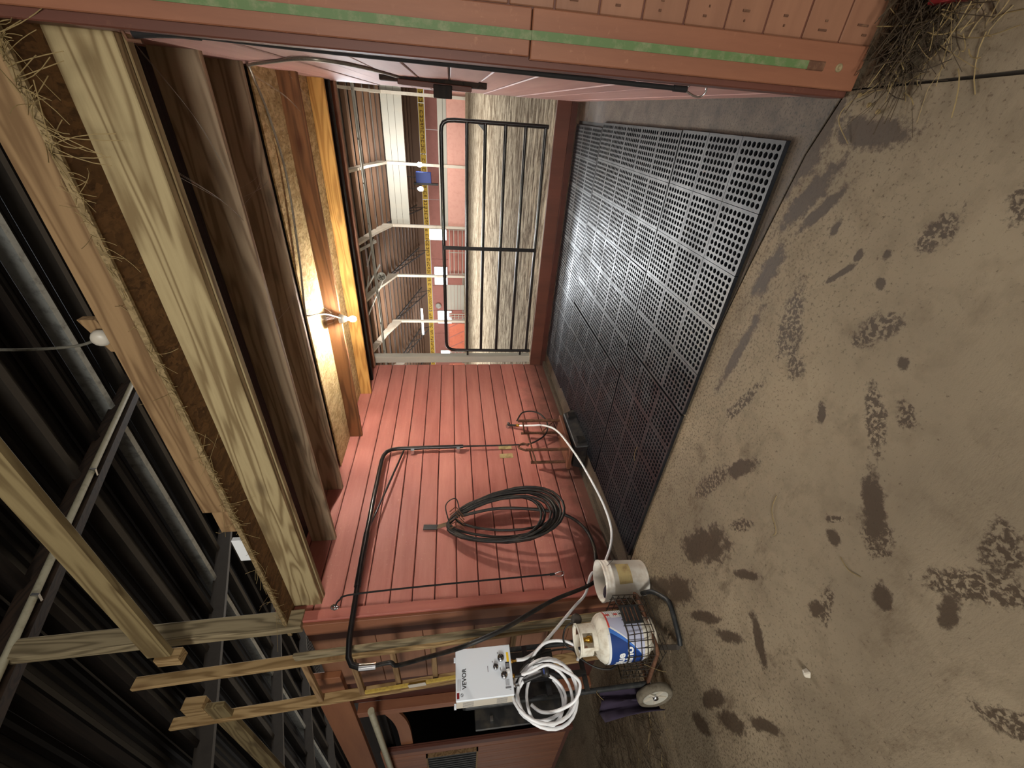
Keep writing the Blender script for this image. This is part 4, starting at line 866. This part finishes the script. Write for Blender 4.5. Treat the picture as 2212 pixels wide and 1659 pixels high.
# purple cloth behind the hand truck
g=G(); nu,nv=14,10
for i in range(nu):
    for j in range(nv):
        u,v=i/(nu-1),j/(nv-1); yy=.91+.20*v; zz=.50-.46*u; fold=.022*math.sin(v*14+u*2)+.012*math.sin(v*27+1)
        g.v.append(V((-3.47-.05*u+fold+.04*math.sin(u*3), yy+(.03 if v<.5 else -.03)*u, zz+.02*math.sin(v*6))))
for i in range(nu-1):
    for j in range(nv-1): g.f.append((i*nv+j,i*nv+j+1,(i+1)*nv+j+1,(i+1)*nv+j)); g.sm.append(True)
clo=g.build('purple_cloth',M['purple']); tag(clo,'dark purple cloth hanging behind the hand truck wheel','cloth'); md=clo.modifiers.new('thick','SOLIDIFY'); md.thickness=.006
# ------------------------------------------------------------------ hay
def strand(p,d,L,bend,r=.0014,n=4):
    p=V(p); d=V(d).normalized(); s_=V((random.uniform(-1,1),random.uniform(-1,1),random.uniform(-.3,.3)))*bend
    return [p+d*L*t+s_*L*t*t for t in [k/n for k in range(n+1)]]
def hay_pile(name,label,cx,cy,rx,ry,h,n,mat,seed,cat='hay',lo=.05,hi=.16,inside=lambda x,y:True):
    random.seed(seed); g=G()
    for _ in range(n):
        a=random.uniform(0,6.283); q=math.sqrt(random.random()); x=cx+rx*q*math.cos(a); y=cy+ry*q*math.sin(a)
        if not inside(x,y): continue
        z=.004+h*(1-q)*random.random(); an=random.uniform(0,6.283)
        pts=strand((x,y,z),(math.cos(an),math.sin(an),random.uniform(-.05,.25)),random.uniform(lo,hi),.5,0)
        pts=[V((min(p.x,.8),p.y,max(p.z,.003))) for p in pts]
        if not all(inside(p.x,p.y) for p in pts): continue
        g.tube(pts,random.uniform(.0008,.002),3,smooth=False)
    return tag(g.build(name,mat,kind='stuff'),label,cat)
cor=lambda x,y: not(x>.135 and y>1.69) and x<.8
hay_pile('hay_pile','loose dark hay swept up at the foot of the red stall front',.40,1.56,  .24,.15,.07,800,M['hay_dark'],3,inside=cor)
hay_pile('hay_scatter','pale hay strands scattered beside the dark hay pile',.33,1.46,  .20,.17,.03,110,M['hay'],4,inside=cor)
hay_pile('hay_litter','dark hay litter on the ground left of the hand truck',-4.7,1.1,1.15,.65,.05,900,M['hay_dark'],5,lo=.08,hi=.25,inside=lambda x,y: x<-3.72 and y<1.68)
hay_pile('hay_scatter','thin hay strands on the slab joint left of the wheel',-4.1,.75,.6,.35,.01,60,M['hay'],6,lo=.05,hi=.14,inside=lambda x,y: x<-3.55 and y<1.6)
random.seed(8); g=G()
for _ in range(400):
    x=random.uniform(-3.5,.12); y=1.768; dense=mnoise.noise((x*3,0,0))>.0
    if not dense and random.random()<.6: continue
    L=random.uniform(.015,.07) if random.random()<.86 else random.uniform(.08,.20)
    g.tube(strand((x,y-.002,2.835+random.uniform(-.02,.015)),(random.uniform(-1,1),random.uniform(-.35,.1),random.uniform(-1.2,.3)),L,.5),.0012,3,smooth=False)
for _ in range(34):
    x=random.uniform(-.25,.12); g.tube(strand((x,1.76,2.84),(random.uniform(-.6,.8),random.uniform(-.5,.2),random.uniform(-1,-.1)),random.uniform(.06,.24),.4),.0016,3,smooth=False)
tag(g.build('hay_fringe',M['hay'],kind='stuff'),'hay strands dangling from the edge of the loft deck','hay')
random.seed(9)
def straw(pts,label,r=.0018): tag(G().tube(catmull(pts,4),r,4).build('straw',M['hay']),label,'straw','single straws lying in view')
straw([(-1.42,1.12,.004),(-1.50,1.10,.006),(-1.56,1.03,.005),(-1.60,1.03,.003)],'long curved pale straw on the floor before the mats')
straw([(-1.37,.77,.004),(-1.38,.72,.006),(-1.36,.68,.003)],'short straw lying beside the clearest boot print')
straw([(-.02,1.62,.005),(.06,1.70,.02),(.125,1.66,.012),(.15,1.55,.004)],'long straw leaning at the right wall corner')
straw([(-2.2,2.30,.03),(-2.28,2.31,.03),(-2.34,2.28,.028)],'short straw lying on the front mats')
straw([(-2.93,1.04,.30),(-2.88,.98,.24),(-2.83,.95,.22)],'bright straw sticking out of the wire basket')
straw([(-3.30,.99,.52),(-3.28,1.03,.56),(-3.30,1.06,.52)],'straw caught on the hand truck frame')
for i,(x,y) in enumerate(((.10,1.60),(.13,1.66),(.08,1.55))):
    tag(G().lathe([(0,0),(.007,.002),(.009,.008),(.005,.013),(0,.013)],(x,y,.001),(.1,.2,1),7).build('wood_chip',M['hay']),['wood chip nearest the right wall corner','wood chip closest to the slab joint','wood chip furthest out from the corner'][i],'chip','wood chips by the right wall corner')
tag(G().hexa([(-1.935,.56,.001),(-1.91,.575,.001),(-1.92,.60,.001),(-1.945,.58,.001),(-1.93,.565,.03),(-1.915,.575,.035),(-1.92,.595,.028),(-1.94,.58,.022)]).build('pebble',M['taupe_side'],bevel=.004),'small pale lump on the bare concrete','pebble')
# red plastic tray at the frame edge
rt=empty('red_tray',(.5,1.38,0),'low red plastic tray on the floor by the hay pile','tray')
G().box(.36,.70,1.26,1.50,.002,.012).build('base',M['red_plastic'],rt)
for (a,b,c,d) in ((.35,.365,1.25,1.51),(.69,.705,1.25,1.51),(.365,.69,1.25,1.265),(.365,.69,1.495,1.51)): G().box(a,b,c,d,.002,.055).build('side',M['red_plastic'],rt,bevel=.003)
# cobwebs
random.seed(12); g=G()
for a,b in (((.12,2.2,2.70),(-.35,2.5,2.64)),((-.30,2.02,2.62),(-.62,2.55,2.64)),((.10,3.5,2.78),(-.12,4.02,2.66)),((.12,4.02,2.7),(-.1,4.6,2.75)),((-.5,2.55,2.64),(-.46,3.18,2.71)),((-1.2,2.6,2.64),(-1.25,3.18,2.71))):
    for _ in range(3):
        p=V(a)+V((random.uniform(-.03,.03),)*3); q=V(b)+V((random.uniform(-.03,.03),)*3); m=(p+q)/2+V((0,0,-.03)); g.tube(catmull([p,m,q],5),.0007,3)
for _ in range(26):
    p=V((-1.75+random.uniform(-.1,.1),3.6+random.uniform(0,.3),2.78)); q=V((-1.86,4.0,2.62+random.uniform(0,.1))); g.tube(catmull([p,(p+q)/2+V((random.uniform(-.04,.04),0,random.uniform(-.05,0))),q],4),.0007,3)
tag(g.build('cobweb',M['web'],kind='stuff'),'dusty cobweb threads between the loft joists','cobweb')
